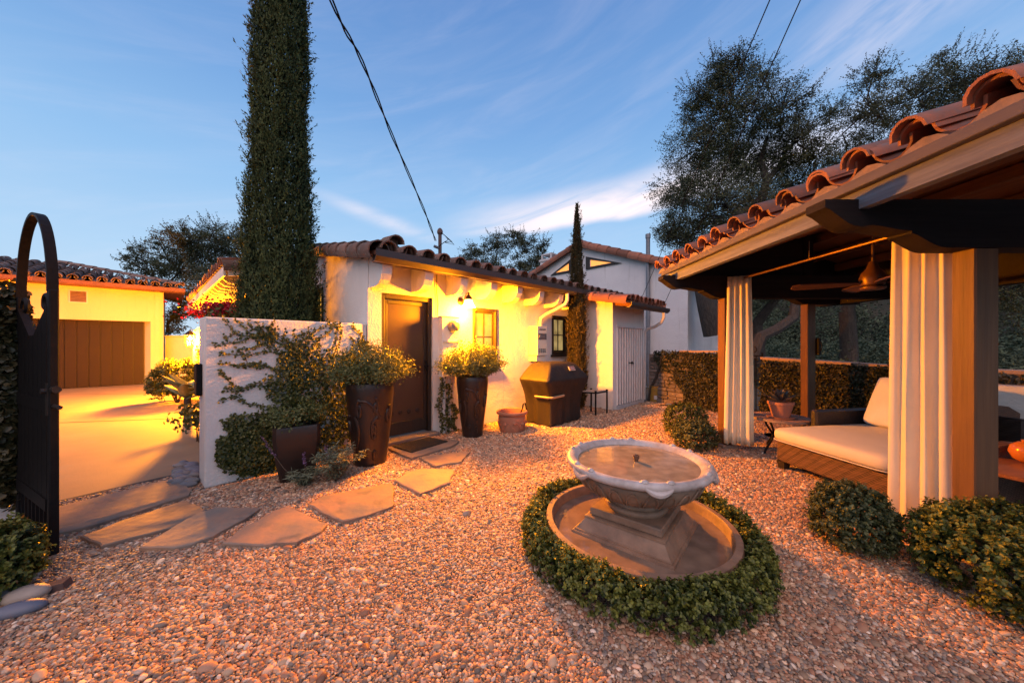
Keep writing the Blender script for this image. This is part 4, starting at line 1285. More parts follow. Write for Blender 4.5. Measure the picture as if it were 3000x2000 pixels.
# ------------------------------------------------------------------ fountain
FC = Vector((.853, 2.345, 0))
MF = Matrix.Translation(FC)
ft = thing('fountain', FC, 'tiered cast stone fountain ringed by clipped boxwood', 'fountain')
b = MB(MF); b.lathe([(.0, .0), (.56, .0), (.60, .05), (.612, .17), (.618, .185), (.612, .20), (.575, .203), (.565, .19), (.555, .12), (.52, .075), (.0, .07)], 72); b.build('basin', FOUNT, ft, 50)
def water(name, r, z, c, parent, sc=9.0):
    m, nt, N, L, bs = nodes(name)
    bs.inputs['Base Color'].default_value = (*c, 1); bs.inputs['Roughness'].default_value = .07; bs.inputs['IOR'].default_value = 1.33; bs.inputs['Specular IOR Level'].default_value = .75
    co = N('ShaderNodeTexCoord'); nz = N('ShaderNodeTexNoise'); nz.inputs['Scale'].default_value = sc; nz.inputs['Detail'].default_value = 3
    L(co.outputs['Object'], nz.inputs[0]); bp = N('ShaderNodeBump'); bp.inputs['Strength'].default_value = .05; bp.inputs['Distance'].default_value = .02
    L(nz.outputs[0], bp.inputs['Height']); L(bp.outputs[0], bs.inputs['Normal'])
    col = setmix(N, L, c, tuple(x * .6 for x in c), ramp01(N, L, nz.outputs[0], .3, .7)); L(col, bs.inputs['Base Color'])
    b = MB(MF); b.add([(r * math.cos(t), r * math.sin(t), z) for t in np.linspace(0, 2 * math.pi, 72, endpoint=False)], [tuple(range(72))]); return b.build('water', m, parent, 'all')
water('basin_water', .561, .138, (.25, .185, .14), ft)
MFS = frame(FC, (.63, .777, 0)) @ Matrix.Rotation(R(0), 4, 'Z')
def sq(b, prof):
    vs, fs = [], []
    for (h, z) in prof:
        vs += [(-h, -h, z), (h, -h, z), (h, h, z), (-h, h, z)]
    for k in range(len(prof) - 1):
        for i in range(4):
            j = (i + 1) % 4
            fs.append((k * 4 + i, k * 4 + j, k * 4 + 4 + j, k * 4 + 4 + i))
    fs += [(3, 2, 1, 0), tuple(len(vs) - 4 + i for i in range(4))]
    return b.add(vs, fs)
sq(MB(MFS), [(.325, .065), (.325, .135), (.32, .15), (.308, .154), (.308, .160), (.298, .165), (.285, .180), (.268, .205), (.255, .222), (.252, .226), (.258, .230), (.258, .240), (.245, .243)]).build('pedestal', FOUNT, ft)
sq(MB(MFS), [(.222, .243), (.230, .249), (.230, .286), (.224, .292)]).build('plinth', FOUNT, ft)
b = MB(MF); b.lathe([(.0, .292), (.195, .293), (.203, .305), (.200, .322), (.188, .330), (.180, .332), (.183, .342), (.176, .355), (.150, .364), (.140, .370), (.138, .378), (.150, .386), (.0, .388)], 48); b.build('neck', FOUNT, ft, 50)
def gad(a, z):
    t = max(0.0, min(1.0, (.55 - z) / .12)) if z > .42 else max(0, (z - .39) / .03)
    return 1 + .022 * abs(math.sin(a * 12)) ** .6 * max(0, min(1, t))
b = MB(MF); b.lathe([(.0, .382), (.14, .383), (.22, .392), (.295, .412), (.345, .438), (.380, .470), (.400, .505), (.408, .54), (.402, .548), (.410, .556), (.42, .566)], 144, wob=gad); bowl = b.build('bowl', FOUNT, ft, 60)
for k in range(24):            # scalloped leaves carved round the bowl
    a = 2 * math.pi * (k + .5) / 24
    def onb(s, dz):        # s: angle offset, dz 0..1 up the bowl
        rr = np.interp(dz, [0, .25, .5, .75, 1], [.300, .348, .381, .400, .408])
        zz = np.interp(dz, [0, .25, .5, .75, 1], [.415, .440, .470, .505, .536])
        return ((rr + .007) * math.cos(a + s), (rr + .007) * math.sin(a + s), zz)
    path = []
    for q in np.linspace(0, math.pi, 13):
        path.append(onb(.105 * math.cos(q), .12 + .80 * math.sin(q)))
    b = MB(MF); b.tube(path, .0065, 5); b.build('carved_scallop', FOUNT, bowl, True)
b = MB(MF); b.lathe([(.412, .566), (.442, .567), (.466, .578), (.474, .597), (.464, .614), (.446, .623), (.428, .620), (.412, .610), (.398, .596), (.385, .585), (.360, .560), (.20, .53), (.0, .525), (.0, .50), (.3, .52), (.40, .555)], 72); rim = b.build('rim', FOUNTRIM, ft, 60)
for k in range(6):              # pairs of folded knobs on the rim
    a = R(25 + 60 * k)
    for s in (-.16, .16):
        M = MF @ Matrix.Rotation(a + s, 4, 'Z') @ Matrix.Translation((.446, 0, .619)) @ Matrix.Diagonal((.55, .85, .5, 1))
        b = MB(M); b.lathe([(.0, -.02), (.028, -.012), (.031, .004), (.022, .02), (.010, .030), (.0, .032)], 12); b.build('knob', FOUNTRIM, rim, True)
    P = [(.470 * math.cos(a + t), .470 * math.sin(a + t), .594 - .030 * math.cos(t / .16 * math.pi / 2)) for t in np.linspace(-.16, .16, 9)]
    b = MB(MF); b.tube(P, [.008, .013, .017, .019, .02, .019, .017, .013, .008], 8); b.build('rim_fold', FOUNTRIM, rim, True)
water('bowl_water', .402, .590, (.31, .26, .19), ft, 14)
b = MB(MF); b.lathe([(.0, .54), (.014, .545), (.014, .607), (.020, .609), (.020, .632), (.013, .634), (.011, .625), (.0, .622)], 16); b.build('nozzle', mat('brass_nozzle', (.20, .10, .06), (.12, .07, .05), rough=.4, metal=.5), ft, True)

# boxwood ring
n = 30000
a = rng.uniform(0, 2 * math.pi, n)
ph = rng.uniform(-.35, math.pi + .35, n)
Pc = np.stack([np.cos(a), np.sin(a), np.zeros(n)], 1)
lump = 1 + .13 * sn(Pc * 3.1, 2.2) + .10 * sn(Pc * 9, 2.0)
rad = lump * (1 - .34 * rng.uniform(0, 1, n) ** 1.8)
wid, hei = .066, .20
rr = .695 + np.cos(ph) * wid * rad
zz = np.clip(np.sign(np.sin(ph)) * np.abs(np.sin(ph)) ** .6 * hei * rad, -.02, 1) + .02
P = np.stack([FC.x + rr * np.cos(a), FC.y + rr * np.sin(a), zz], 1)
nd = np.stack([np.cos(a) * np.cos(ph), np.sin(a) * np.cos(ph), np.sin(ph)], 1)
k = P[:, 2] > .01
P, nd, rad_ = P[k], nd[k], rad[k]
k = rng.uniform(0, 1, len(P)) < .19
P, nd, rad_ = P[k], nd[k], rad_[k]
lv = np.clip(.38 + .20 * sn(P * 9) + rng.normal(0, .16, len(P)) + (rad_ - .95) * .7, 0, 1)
ring = thing('boxwood_ring', FC, 'low clipped boxwood hedge circling the fountain', 'hedge')
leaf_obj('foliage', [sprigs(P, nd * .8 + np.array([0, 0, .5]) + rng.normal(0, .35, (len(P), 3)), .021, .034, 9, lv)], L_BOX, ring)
b = MB(MF)
for k in range(46):
    t = 2 * math.pi * k / 46 + random.uniform(-.05, .05); r = .695 + random.uniform(-.03, .03)
    b.tube([(r * math.cos(t), r * math.sin(t), 0), (r * math.cos(t) + random.uniform(-.03, .03), r * math.sin(t) + random.uniform(-.03, .03), .15)], [.008, .004], 5)
b.build('stems', STEM, ring)

def shrub(name, c, rad, n, leaf, label, m=L_BOX, flat=.15, cat='shrub', grp=None):
    o = thing(name, (c[0], c[1], 0), label, cat, grp)
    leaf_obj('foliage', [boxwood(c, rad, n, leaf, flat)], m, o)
    b = MB()
    for k in range(7):
        a = k * .9; b.tube([(c[0] + .02 * math.cos(a), c[1] + .02 * math.sin(a), 0), (c[0] + rad[0] * .5 * math.cos(a), c[1] + rad[1] * .5 * math.sin(a), c[2] + rad[2] * .3)], [.012, .005], 5)
    b.build('stems', STEM, o)
    return o
shrub('boxwood_shrub', (2.32, 2.33, .19), (.205, .21, .23), 9000, .020, 'small rounded boxwood at the foot of wicker daybed', L_BOXB)
o = shrub('boxwood_shrub', (2.82, 1.80, .21), (.46, .44, .25), 21000, .0235, 'big clipped boxwood mound below the pavilion post', L_BOX, .3)
shrub('boxwood_shrub', (2.42, 4.50, .17), (.25, .23, .21), 5200, .022, 'grey-green boxwood ball against curtained pavilion post', L_BOXB)
shrub('boxwood_shrub', (2.62, 5.15, .22), (.29, .26, .26), 4200, .024, 'dark boxwood ball behind the grey-green one', L_BOX)
shrub('corner_shrub', (-2.96, 1.87, .17), (.27, .20, .22), 7000, .024, 'low leafy shrub spilling beneath the ivy pier', L_BOX, 0)

# ------------------------------------------------------------------ flagstones
def flag(name, pts, label, th=.045, z=.022):
    W = [gp(a, c, z + .015) for a, c in pts]
    c = sum(W, Vector()) / len(W)
    W = [p + (c - p).normalized() * min(.008, (c - p).length * .05) for p in W]
    o = thing(name, (c.x, c.y, 0), label, 'paving stone', 'flagstones of the path')
    Q = []
    n = len(W)
    for i in range(n):
        p, q = W[i], W[(i + 1) % n]
        L = (q - p).length; k = max(2, int(L / .05))
        for j in range(k):
            t = j / k
            r = p + (q - p) * t
            nrm = Vector((q.y - p.y, p.x - q.x, 0)).normalized()
            Q.append(r + nrm * (noise.noise(Vector((r.x * 9, r.y * 9, 0))) * .016 + noise.noise(Vector((r.x * 30, r.y * 30, 3))) * .007))
    b = MB(); m = len(Q)
    top = [(p.x, p.y, z + .015 + .004 * noise.noise(Vector((p.x * 5, p.y * 5, 1)))) for p in Q]
    inn = [(c.x + (p.x - c.x) * .965, c.y + (p.y - c.y) * .965, z + .021 + .004 * noise.noise(Vector((p.x * 4, p.y * 4, 5)))) for p in Q]
    low = [(c.x + (p.x - c.x) * .985, c.y + (p.y - c.y) * .985, z + .015 - th) for p in Q]
    fs = [(i, (i + 1) % m, m + (i + 1) % m, m + i) for i in range(m)] + [(m + i, m + (i + 1) % m, 2 * m + (i + 1) % m, 2 * m + i) for i in range(m)] + [tuple(2 * m + i for i in range(m))]
    b.add(low + top + inn, fs)
    b.build('slab', STONE, o, 30)
    return o
flags = [
    ('flagstone', [(60, 1512), (173, 1482), (510, 1400), (566, 1432), (556, 1449), (357, 1513), (255, 1544), (173, 1562), (60, 1596)], 'long flagstone laid along the driveway edge'),
    ('flagstone', [(232, 1572), (357, 1523), (541, 1465), (612, 1490), (510, 1544), (408, 1572), (296, 1600), (255, 1585)], 'narrow flagstone second from the driveway edge'),
    ('flagstone', [(400, 1605), (459, 1572), (561, 1508), (633, 1485), (770, 1487), (716, 1520), (627, 1570), (560, 1596), (510, 1605)], 'grey wedge flagstone third from the driveway edge'),
    ('flagstone', [(645, 1592), (694, 1556), (783, 1503), (846, 1480), (881, 1498), (964, 1534), (944, 1556), (872, 1587), (774, 1598)], 'broad rust flagstone fourth from the driveway edge'),
    ('flagstone', [(897, 1480), (939, 1453), (1073, 1427), (1149, 1413), (1158, 1445), (1154, 1480), (1073, 1512), (1002, 1527), (939, 1503)], 'long tan flagstone below the sage plant'),
    ('flagstone', [(1152, 1407), (1189, 1384), (1236, 1371), (1333, 1375), (1322, 1413), (1231, 1446)], 'small tan flagstone in front of tall scroll pot'),
    ('flagstone', [(1224, 1339), (1300, 1328), (1378, 1322), (1352, 1352), (1275, 1366)], 'smallest flagstone just off the doormat slab'),
]
for nme, pts, lab in flags:
    flag(nme, pts, lab)
flag('door_slab', [(1136, 1312), (1256, 1276), (1300, 1282), (1346, 1291), (1328, 1305), (1205, 1342)], 'stone slab under the black doormat', .05, .03)
mt = [gp(a, c, .055) for a, c in ((1150, 1308), (1256, 1281), (1312, 1293), (1206, 1325))]
o = thing('doormat', (sum(p.x for p in mt) / 4, sum(p.y for p in mt) / 4, .05), 'black coir doormat on the door slab', 'mat')
b = MB(); b.prism([(p.x, p.y) for p in mt], .050, .066, 'z'); b.build('mat_body', mat('coir', (.028, .020, .014), (.012, .009, .007), scale=90, rough=.95, bump=1, bscale=160, speck=((.08, .06, .03), 140, .55, .7)), o)

# cobbles at the gate corner and against the garden wall
def cobble(name, c, rad, rz, m, label, group=None, tilt=0.0):
    b = MB(Matrix.Translation(Vector(c)) @ Matrix.Rotation(rz, 4, 'Z') @ Matrix.Rotation(tilt, 4, 'X'))
    prof = [(math.cos(t), math.sin(t)) for t in np.linspace(-math.pi / 2, math.pi / 2, 9)]
    vs, fs = [], []
    for j, (r, z) in enumerate(prof):
        for i in range(16):
            t = 2 * math.pi * i / 16
            q = 1 + .08 * noise.noise(Vector((math.cos(t) * 1.3 + c[0] * 9, math.sin(t) * 1.3, z + c[1] * 7)))
            vs.append((rad[0] * max(r, .001) * math.cos(t) * q, rad[1] * max(r, .001) * math.sin(t) * q, rad[2] * z))
    for j in range(8):
        for i in range(16):
            k = (i + 1) % 16
            fs.append((j * 16 + i, j * 16 + k, j * 16 + 16 + k, j * 16 + 16 + i))
    b.add(vs, fs)
    o = b.build(name, m, None, 'all')
    tag(o, label, 'stone', group)
    return o
COBW = mat('pale_cobble', (.42, .34, .27), (.34, .28, .23), scale=9, rough=.6)
COBB = mat('slate_cobble', (.10, .12, .17), (.14, .15, .19), scale=9, rough=.55)
COBR = mat('reddish_rock', (.13, .07, .055), (.09, .055, .05), scale=9, rough=.8, bump=.4, bscale=30)
COBG = mat('grey_cobble', (.20, .20, .20), (.13, .13, .14), scale=12, rough=.6)
cobble('cobble', (*gp(78, 1742, .03)[:2], .035), (.095, .06, .042), .3, COBW, 'smooth pale cobble beside the slate one')
cobble('cobble', (*gp(56, 1785, .03)[:2], .032), (.10, .05, .036), .45, COBB, 'long slate blue cobble in the gravel')
cobble('cobble', (*gp(25, 1745, .03)[:2], .03), (.08, .05, .036), .3, COBG, 'grey cobble half hidden behind pale cobble')
b = MB(frame((*gp(122, 1724, .03)[:2], 0), (.9, .5, 0))); b.add([(-.10, -.03, 0), (.10, -.035, 0), (.11, .03, 0), (-.09, .035, 0), (-.085, -.025, .035), (.09, -.03, .05), (.10, .02, .055), (-.07, .03, .04)], [(3, 2, 1, 0), (4, 5, 6, 7), (0, 1, 5, 4), (1, 2, 6, 5), (2, 3, 7, 6), (3, 0, 4, 7)])
tag(b.build('rock', COBR), 'angular reddish brown rock near pale cobble', 'stone')
i = 0
for (px, py) in [(548 + rng.uniform(-28, 26), 1360 + rng.uniform(-18, 60)) for _ in range(44)]:
    if px < 520 + (1420 - py) * .35 - 12: continue
    g = gp(px, py, .03)
    if g.x > -2.98 and g.y > 3.2: g.x -= .15
    cobble('river_cobble', (g.x, g.y, .025 + .02 * rng.random()), (rng.uniform(.05, .085), rng.uniform(.03, .05), rng.uniform(.022, .035)), rng.uniform(0, .8) - .2, COBG if i % 3 else COBB, 'grey river cobble heaped at garden wall end' if i % 3 else 'slate blue river cobble heaped at garden wall end', 'grey river cobbles at the wall end' if i % 3 else 'slate river cobbles at the wall end'); i += 1

# ------------------------------------------------------------------ pots
def spiral(cx, cz, r, turns, s, a0):
    return [(cx + s * r * (1 - .75 * t) * math.cos(a0 + turns * 2 * math.pi * t), cz + r * (1 - .75 * t) * math.sin(a0 + turns * 2 * math.pi * t)) for t in np.linspace(0, 1, 22)]
def scroll_pot(name, c, rt, rb, h, label, face):
    o = thing(name, c, label, 'plant pot')
    M = Matrix.Translation(Vector(c))
    prof = [(.0, 0), (rb * .95, 0), (rb * 1.02, .02), (rb * 1.01, .05), (rb + (rt - rb) * .35, h * .3), (rb + (rt - rb) * .72, h * .6), (rt * .97, h * .82), (rt, h * .93), (rt * .985, h * .975), (rt * .96, h), (rt * .88, h), (rt * .86, h * .96), (0, h * .95)]
    b = MB(M); b.lathe(prof, 40); pot = b.build('pot', GLAZE, o, 50)
    def rad(z): return np.interp(z / h, [0, .05, .3, .6, .82, .93, 1], [rb, rb * 1.01, rb + (rt - rb) * .35, rb + (rt - rb) * .72, rt * .97, rt, rt * .96])
    # raised scrolls wrapped on the wall of the pot
    scr = [spiral(-.35, .70 * h, .12, 1.3, 1, 1.0), spiral(.35, .73 * h, .10, 1.3, -1, 1.2), spiral(.30, .45 * h, .12, 1.35, 1, 2.2), spiral(-.2, .17 * h, .06, 1.2, -1, .5), spiral(.35, .14 * h, .06, 1.2, 1, .5), spiral(-1.0, .5 * h, .12, 1.3, 1, 1.0), spiral(1.0, .62 * h, .12, 1.3, -1, 2.0)]
    scr += [[(-.35 + .9 * t, .80 * h + .08 * h * math.sin(t * 3.1) - .22 * h * t) for t in np.linspace(0, 1, 14)], [(-.55 + .12 * math.sin(t * 4), .62 * h - .42 * h * t) for t in np.linspace(0, 1, 14)], [(.45 - .25 * math.sin(t * 3), .62 * h - .22 * h * t) for t in np.linspace(0, 1, 12)]]
    for sp_ in scr:
        P = []
        for (u, z) in sp_:
            a = face + u; r = rad(z) + .004
            P.append((c[0] + r * math.cos(a), c[1] + r * math.sin(a), c[2] + z))
        bb = MB(); bb.tube(P, .017, 7); bb.build('scroll_relief', GLAZE, pot, True)
    b = MB(M); b.add([(rt * .86 * math.cos(t), rt * .86 * math.sin(t), h * .958) for t in np.linspace(0, 2 * math.pi, 24, endpoint=False)], [tuple(range(24))]); b.build('soil', SOIL, o)
    return o
P1 = Vector((-1.66, 4.00, 0)); P2 = Vector((-.595, 5.15, 0)); P3 = Vector((-2.25, 3.56, 0))
scroll_pot('scroll_pot', P1, .262, .178, .945, 'tall dark scrollwork pot before the garden wall', R(-75))
scroll_pot('scroll_pot', P2, .238, .150, .90, 'tall dark scrollwork pot under the lit window', R(-85))
def bush(name, c, rad, n, leaf, label, m, up=.5, stems=18, base=None, ps=.35):
    """loose domed bush of upright sprigs"""
    o = thing(name, base or (c[0], c[1], c[2] - rad[2]), label, 'plant')
    b = MB(); PP, AX, LV = [], [], []
    org = Vector(base or (c[0], c[1], c[2] - rad[2]))
    per = n // stems
    for s in range(stems):
        d = sph(1)[0]; d[2] = abs(d[2]) * .8 + .06
        d = d / np.linalg.norm(d)
        tip = np.asarray(c) + d * np.asarray(rad) * rng.uniform(.85, 1.1) - np.array([0, 0, rad[2] * .35])
        mid = np.asarray(org) * .45 + tip * .55 + np.array([0, 0, .06]); o0 = np.asarray(org) + np.array([d[0], d[1], 0]) * rad[0] * .25
        if s % 3 == 0:
            b.tube([o0, mid, tip], [.007, .005, .002], 5)
        t = rng.uniform(ps, 1.05, per)[:, None]
        Q = (1 - t) ** 2 * o0 + 2 * t * (1 - t) * mid + t ** 2 * tip
        Q = Q + rng.normal(0, .035, (per, 3))
        PP.append(Q); AX.append(np.repeat(((tip - o0) / np.linalg.norm(tip - o0))[None], per, 0) + rng.normal(0, .6, (per, 3)))
        LV.append(np.clip(.15 + .5 * t[:, 0] * rng.uniform(.4, 1.1, per) + .1 * rng.normal(0, 1, per), 0, 1))
    b.build('stems', STEM, o)
    PP = np.concatenate(PP); AX = np.concatenate(AX)
    leaf_obj('foliage', [leaves(PP, unit(PP - np.asarray(c)) + np.array([0, 0, up]), leaf, leaf * .55, np.concatenate(LV), oval=True, tilt=.7, axis=AX, jitter=.3)], m, o)
    return o
bush('potted_shrub', (-1.66, 4.0, 1.14), (.47, .44, .40), 15000, .024, 'rounded herb bush in the pot before the garden wall', L_HERB, base=(-1.66, 4.0, .90), stems=150)
bush('potted_shrub', (-.60, 5.15, 1.12), (.50, .45, .42), 15000, .026, 'golden-lit herb bush in the pot under the window', L_HERB, base=(-.595, 5.15, .86), stems=150)
# square dark planter
MP3 = frame(P3, (.82, .57, 0))
o = thing('square_planter', P3, 'dark square planter half hidden in the vine', 'plant pot')
b = MB(MP3)
pf = [(.13, 0), (.145, .03), (.185, .25), (.205, .45), (.205, .55), (.200, .57), (.175, .57), (.170, .53)]
vs, fs = [], []
for (h, z) in pf:
    q = h * .16
    vs += [(-h + q, -h, z), (h - q, -h, z), (h, -h + q, z), (h, h - q, z), (h - q, h, z), (-h + q, h, z), (-h, h - q, z), (-h, -h + q, z)]
for k in range(len(pf) - 1):
    for i in range(8):
        j = (i + 1) % 8
        fs.append((k * 8 + i, k * 8 + j, k * 8 + 8 + j, k * 8 + 8 + i))
fs += [tuple(range(7, -1, -1))]
b.add(vs, fs); b.build('pot', GLAZE, o, 35)
b = MB(MP3); b.box((-.168, -.168, .50), (.168, .168, .53)); b.build('soil', SOIL, o)
bush('potted_herb', (-2.27, 3.56, .68), (.27, .26, .20), 2600, .030, 'low herbs growing in the square planter', L_HERB, base=(-2.25, 3.56, .53), stems=36)
# terracotta pot
TP = Vector((0.0, 5.45, 0))
o = thing('terracotta_pot', TP, 'squat terracotta pot with fruit relief beside covered grill', 'plant pot')
b = MB(Matrix.Translation(TP)); b.lathe([(0, 0), (.185, 0), (.195, .02), (.205, .06), (.222, .20), (.218, .245), (.205, .262), (.215, .275), (.245, .285), (.252, .305), (.245, .325), (.225, .333), (.208, .325), (.200, .29), (.19, .15), (0, .13)], 40); pot = b.build('pot', TERRA, o, 50)
for k in range(9):
    a = k * 2 * math.pi / 9
    b = MB(Matrix.Translation(TP + Vector((.215 * math.cos(a), .215 * math.sin(a), .145 + .02 * (k % 2))))); b.lathe([(0, -.03), (.02, -.022), (.03, 0), (.02, .022), (0, .03)], 10); b.build('fruit_relief', TERRA, pot, True)
    bb = MB(); bb.tube([(TP.x + (.212 + .006 * math.sin(t * 6)) * math.cos(a + .7 * t), TP.y + (.212 + .006 * math.sin(t * 6)) * math.sin(a + .7 * t), .12 + .05 * math.sin(t * 5 + k)) for t in np.linspace(0, 1, 9)], .010, 6); bb.build('leaf_relief', TERRA, pot, True)
o2 = thing('garden_hose', TP + Vector((.1, 0, .13)), 'hose end poking out of terracotta pot', 'hose')
b = MB(); b.tube([(TP.x + x, TP.y + y, z) for x, y, z in ((-.12, -.05, .15), (.0, .10, .16), (.12, .06, .22), (.17, .03, .36), (.18, .02, .43), (.21, .02, .44), (.23, .03, .36), (.235, .05, .30))], .011, 7); b.build('hose_tube', BLACKIRON, o2, True)

# ------------------------------------------------------------------ grill under its cover
MGr = MH @ Matrix.Translation((2.55, -1.02, 0))
# sections of the cloth: (z, x-half-min, x-half-max, y-near, y-far)
gr = thing('covered_grill', MGr @ Vector((.45, .3, 0)), 'barbecue grill shrouded in a black cover', 'grill')
sec = [(.035, .02, .92, .00, .60), (.30, .03, .91, .01, .60), (.52, .00, .93, -.02, .60), (.70, -.10, 1.04, -.06, .60), (.78, -.14, 1.08, -.07, .60), (.80, -.13, 1.07, -.06, .60), (.94, .02, .94, .02, .58), (1.04, .12, .84, .09, .54), (1.075, .22, .74, .18, .48)]
nx = 12
vs, fs = [], []
for (z, xa, xb, ya, yb) in sec:
    ringp = [(xa + (xb - xa) * t, ya) for t in np.linspace(0, 1, nx, endpoint=False)] + [(xb, ya + (yb - ya) * t) for t in np.linspace(0, 1, 8, endpoint=False)] + [(xb - (xb - xa) * t, yb) for t in np.linspace(0, 1, nx, endpoint=False)] + [(xa, yb - (yb - ya) * t) for t in np.linspace(0, 1, 8, endpoint=False)]
    cx, cy = (xa + xb) / 2, (ya + yb) / 2
    for i, (x, y) in enumerate(ringp):
        fold = (.034 * math.sin(i * 1.9 + 1) + .022 * math.sin(i * 3.7)) * max(0, (.78 - z)) + .008 * math.sin(i * 2.3 + z * 9)
        dx, dy = x - cx, y - cy; l = math.hypot(dx, dy)
        vs.append((x + dx / l * fold, y + dy / l * fold, z + (.012 * math.sin(i * 1.3) if z < .05 else 0)))
m = len(vs) // len(sec)
for k in range(len(sec) - 1):
    for i in range(m):
        j = (i + 1) % m
        fs.append((k * m + i, k * m + j, k * m + m + j, k * m + m + i))
fs.append(tuple((len(sec) - 1) * m + i for i in range(m)))
b = MB(MGr); b.add(vs, fs); cv = b.build('cover', COVER, gr, 'all')
md = cv.modifiers.new('soft', 'SUBSURF'); md.levels = 2; md.render_levels = 2
lm = MGr @ Matrix.Translation((.62, .012, .955)) @ Matrix.Rotation(R(-32), 4, 'X')
b = MB(lm); b.box((-.085, -.004, -.04), (.085, .002, .04)); b.build('logo_patch', mat('white_patch', (.55, .5, .45), rough=.7), gr)
b = MB(lm); b.box((-.073, -.007, -.030), (.073, -.0045, .030)); b.build('logo_field', mat('red_patch', (.20, .03, .03), rough=.7), gr)
fnt = bpy.data.curves.new('logo_text', 'FONT'); fnt.body = 'weber'; fnt.size = .052; fnt.align_x = 'CENTER'; fnt.align_y = 'CENTER'; fnt.extrude = .0008
tmp = bpy.data.objects.new('logo_text', fnt); COL.objects.link(tmp)
dg = bpy.context.evaluated_depsgraph_get(); tme = bpy.data.meshes.new_from_object(tmp.evaluated_get(dg)); bpy.data.objects.remove(tmp)
tme.materials.clear(); tme.materials.append(WHITEPAINT)
attach(bpy.data.objects.new('logo_text', tme), gr, lm @ Matrix.Translation((0, -.0085, 0)) @ Matrix.Rotation(R(90), 4, 'X'))
STRAP = mat('tan_strap', (.36, .27, .17), (.3, .22, .14), rough=.7)
b = MB(MGr); b.tube([(-.035, .30, .50), (-.02, .02, .505), (.02, -.045, .51), (.30, -.055, .52)], .02, 4); b.build('strap', STRAP, gr)
for x in (.12, .82):
    b = MB(MGr @ Matrix.Translation((x, .06, .045)) @ Matrix.Rotation(R(90), 4, 'Y')); b.lathe([(0, -.02), (.045, -.02), (.045, .02), (0, .02)], 14); b.build('caster', BLACKIRON, gr)

# little iron table
lg = [Vector((1.31, 6.64, 0)), Vector((1.595, 6.51, 0)), Vector((1.88, 6.76, 0)), Vector((1.60, 6.90, 0))]
o = thing('patio_stool', (1.6, 6.7, 0), 'small square metal table with black legs by shed', 'table')
for p in lg:
    b = MB(); b.tube([p, p + Vector((0, 0, .47))], .017, 7); b.tube([p + Vector((0, 0, .47)), p + Vector((0, 0, .488))], .024, 7); b.build('leg', BLACKIRON, o)
b = MB()
for i in range(4):
    b.tube([lg[i] + Vector((0, 0, .445)), lg[(i + 1) % 4] + Vector((0, 0, .445))], .014, 6)
b.build('apron', BLACKIRON, o)
b = MB(); c = sum(lg, Vector()) / 4; b.prism([((p.x - c.x) * .93 + c.x, (p.y - c.y) * .93 + c.y) for p in lg], .455, .468, 'z'); b.build('top', mat('slate_top', (.30, .27, .25), (.22, .2, .19), scale=12, rough=.6), o)

# bucket and clutter by the shed corner
bk = gp(1919, 1177)
o = thing('bucket', bk, 'yellow plastic bucket between shed and rubble wall', 'bucket')
YEL = mat('yellow_plastic', (.36, .20, .03), (.30, .17, .03), rough=.5)
b = MB(Matrix.Translation(bk)); b.lathe([(0, 0), (.115, 0), (.13, .28), (.138, .285), (.138, .30), (.131, .305), (.131, .32), (.140, .325), (.140, .34), (.132, .345), (.134, .37), (.142, .375), (.142, .39), (.13, .39), (.125, .2), (0, .02)], 24); b.build('bucket_body', YEL, o, 50)
b = MB(Matrix.Translation(bk)); b.prism([(-.075, .08), (.0, .08), (.0, .17), (-.075, .17)], -.127, -.122, 'y'); b.build('bucket_label', WHITEPAINT, o)
cl = gp(1962, 1190)
o = thing('skimmer_tool', cl, 'dark flat tool lying below rubble wall', 'tool')
Mx = frame(cl, (1, -.1, 0))
b = MB(Mx); b.prism([(-.30, -.03), (-.22, -.06), (.28, -.06), (.32, 0), (.28, .06), (-.1, .07)], .004, .025, 'z'); b.build('blade', BLACKIRON, o)
b = MB(Mx); b.box((-.08, -.02, .026), (.04, .05, .06), .01); b.build('clamp', GREYMETAL, o)
b = MB(Mx); b.tube([(.04, .02, .05), (.14, .02, .07), (.30, .01, .04)], .018, 6); b.build('grip', mat('red_grip', (.12, .02, .02), rough=.6), o)
o = thing('rake_handle', gp(1900, 1172), 'thin pole leaning between shed and bucket', 'pole')
b = MB(); q = gp(1905, 1172); b.tube([q, q + Vector((-.13, .08, .86))], .010, 6); b.build('pole', STRAP, o)
o = thing('climbing_vine', gp(1893, 1166), 'bare dark vine trunk climbing the rubble wall', 'plant')
b = MB(); b.tube([M1 @ Vector(p) for p in ((.02, -.06, 0), (.10, -.07, .35), (.22, -.06, .60), (.30, -.05, .85), (.36, -.05, 1.10))], [.035, .032, .028, .025, .02], 8); b.build('trunk', BARK, o, True)

# ------------------------------------------------------------------ fixtures on the front wall
lp = MH @ Vector((1.50, 0, 0))
lamp = thing('wall_lamp', MH @ Vector((1.50, -.01, 1.95)), 'lit bell-shaped wall lamp beside brown door', 'lamp')
BRONZE = mat('aged_bronze', (.12, .06, .03), (.08, .04, .02), rough=.45, metal=.6)
b = MB(MH @ Matrix.Translation((1.50, -.001, 2.08)) @ Matrix.Rotation(R(90), 4, 'X')); b.lathe([(0, 0), (.055, 0), (.06, .012), (.05, .022), (.02, .03), (0, .032)], 18); b.build('back_plate', BRONZE, lamp, True)
b = MB(MH); b.tube([(1.50, -.02, 2.06), (1.50, -.08, 2.09), (1.50, -.13, 2.15), (1.50, -.17, 2.19), (1.50, -.20, 2.20), (1.50, -.215, 2.17)], .010, 7); b.build('arm', BRONZE, lamp, True)
b = MB(MH @ Matrix.Translation((1.50, -.215, 0))); b.lathe([(.0, 2.21), (.012, 2.205), (.02, 2.185), (.012, 2.17), (.03, 2.155), (.055, 2.12), (.06, 2.085), (.0, 2.09)], 18); b.build('bell_cap', BRONZE, lamp, True)
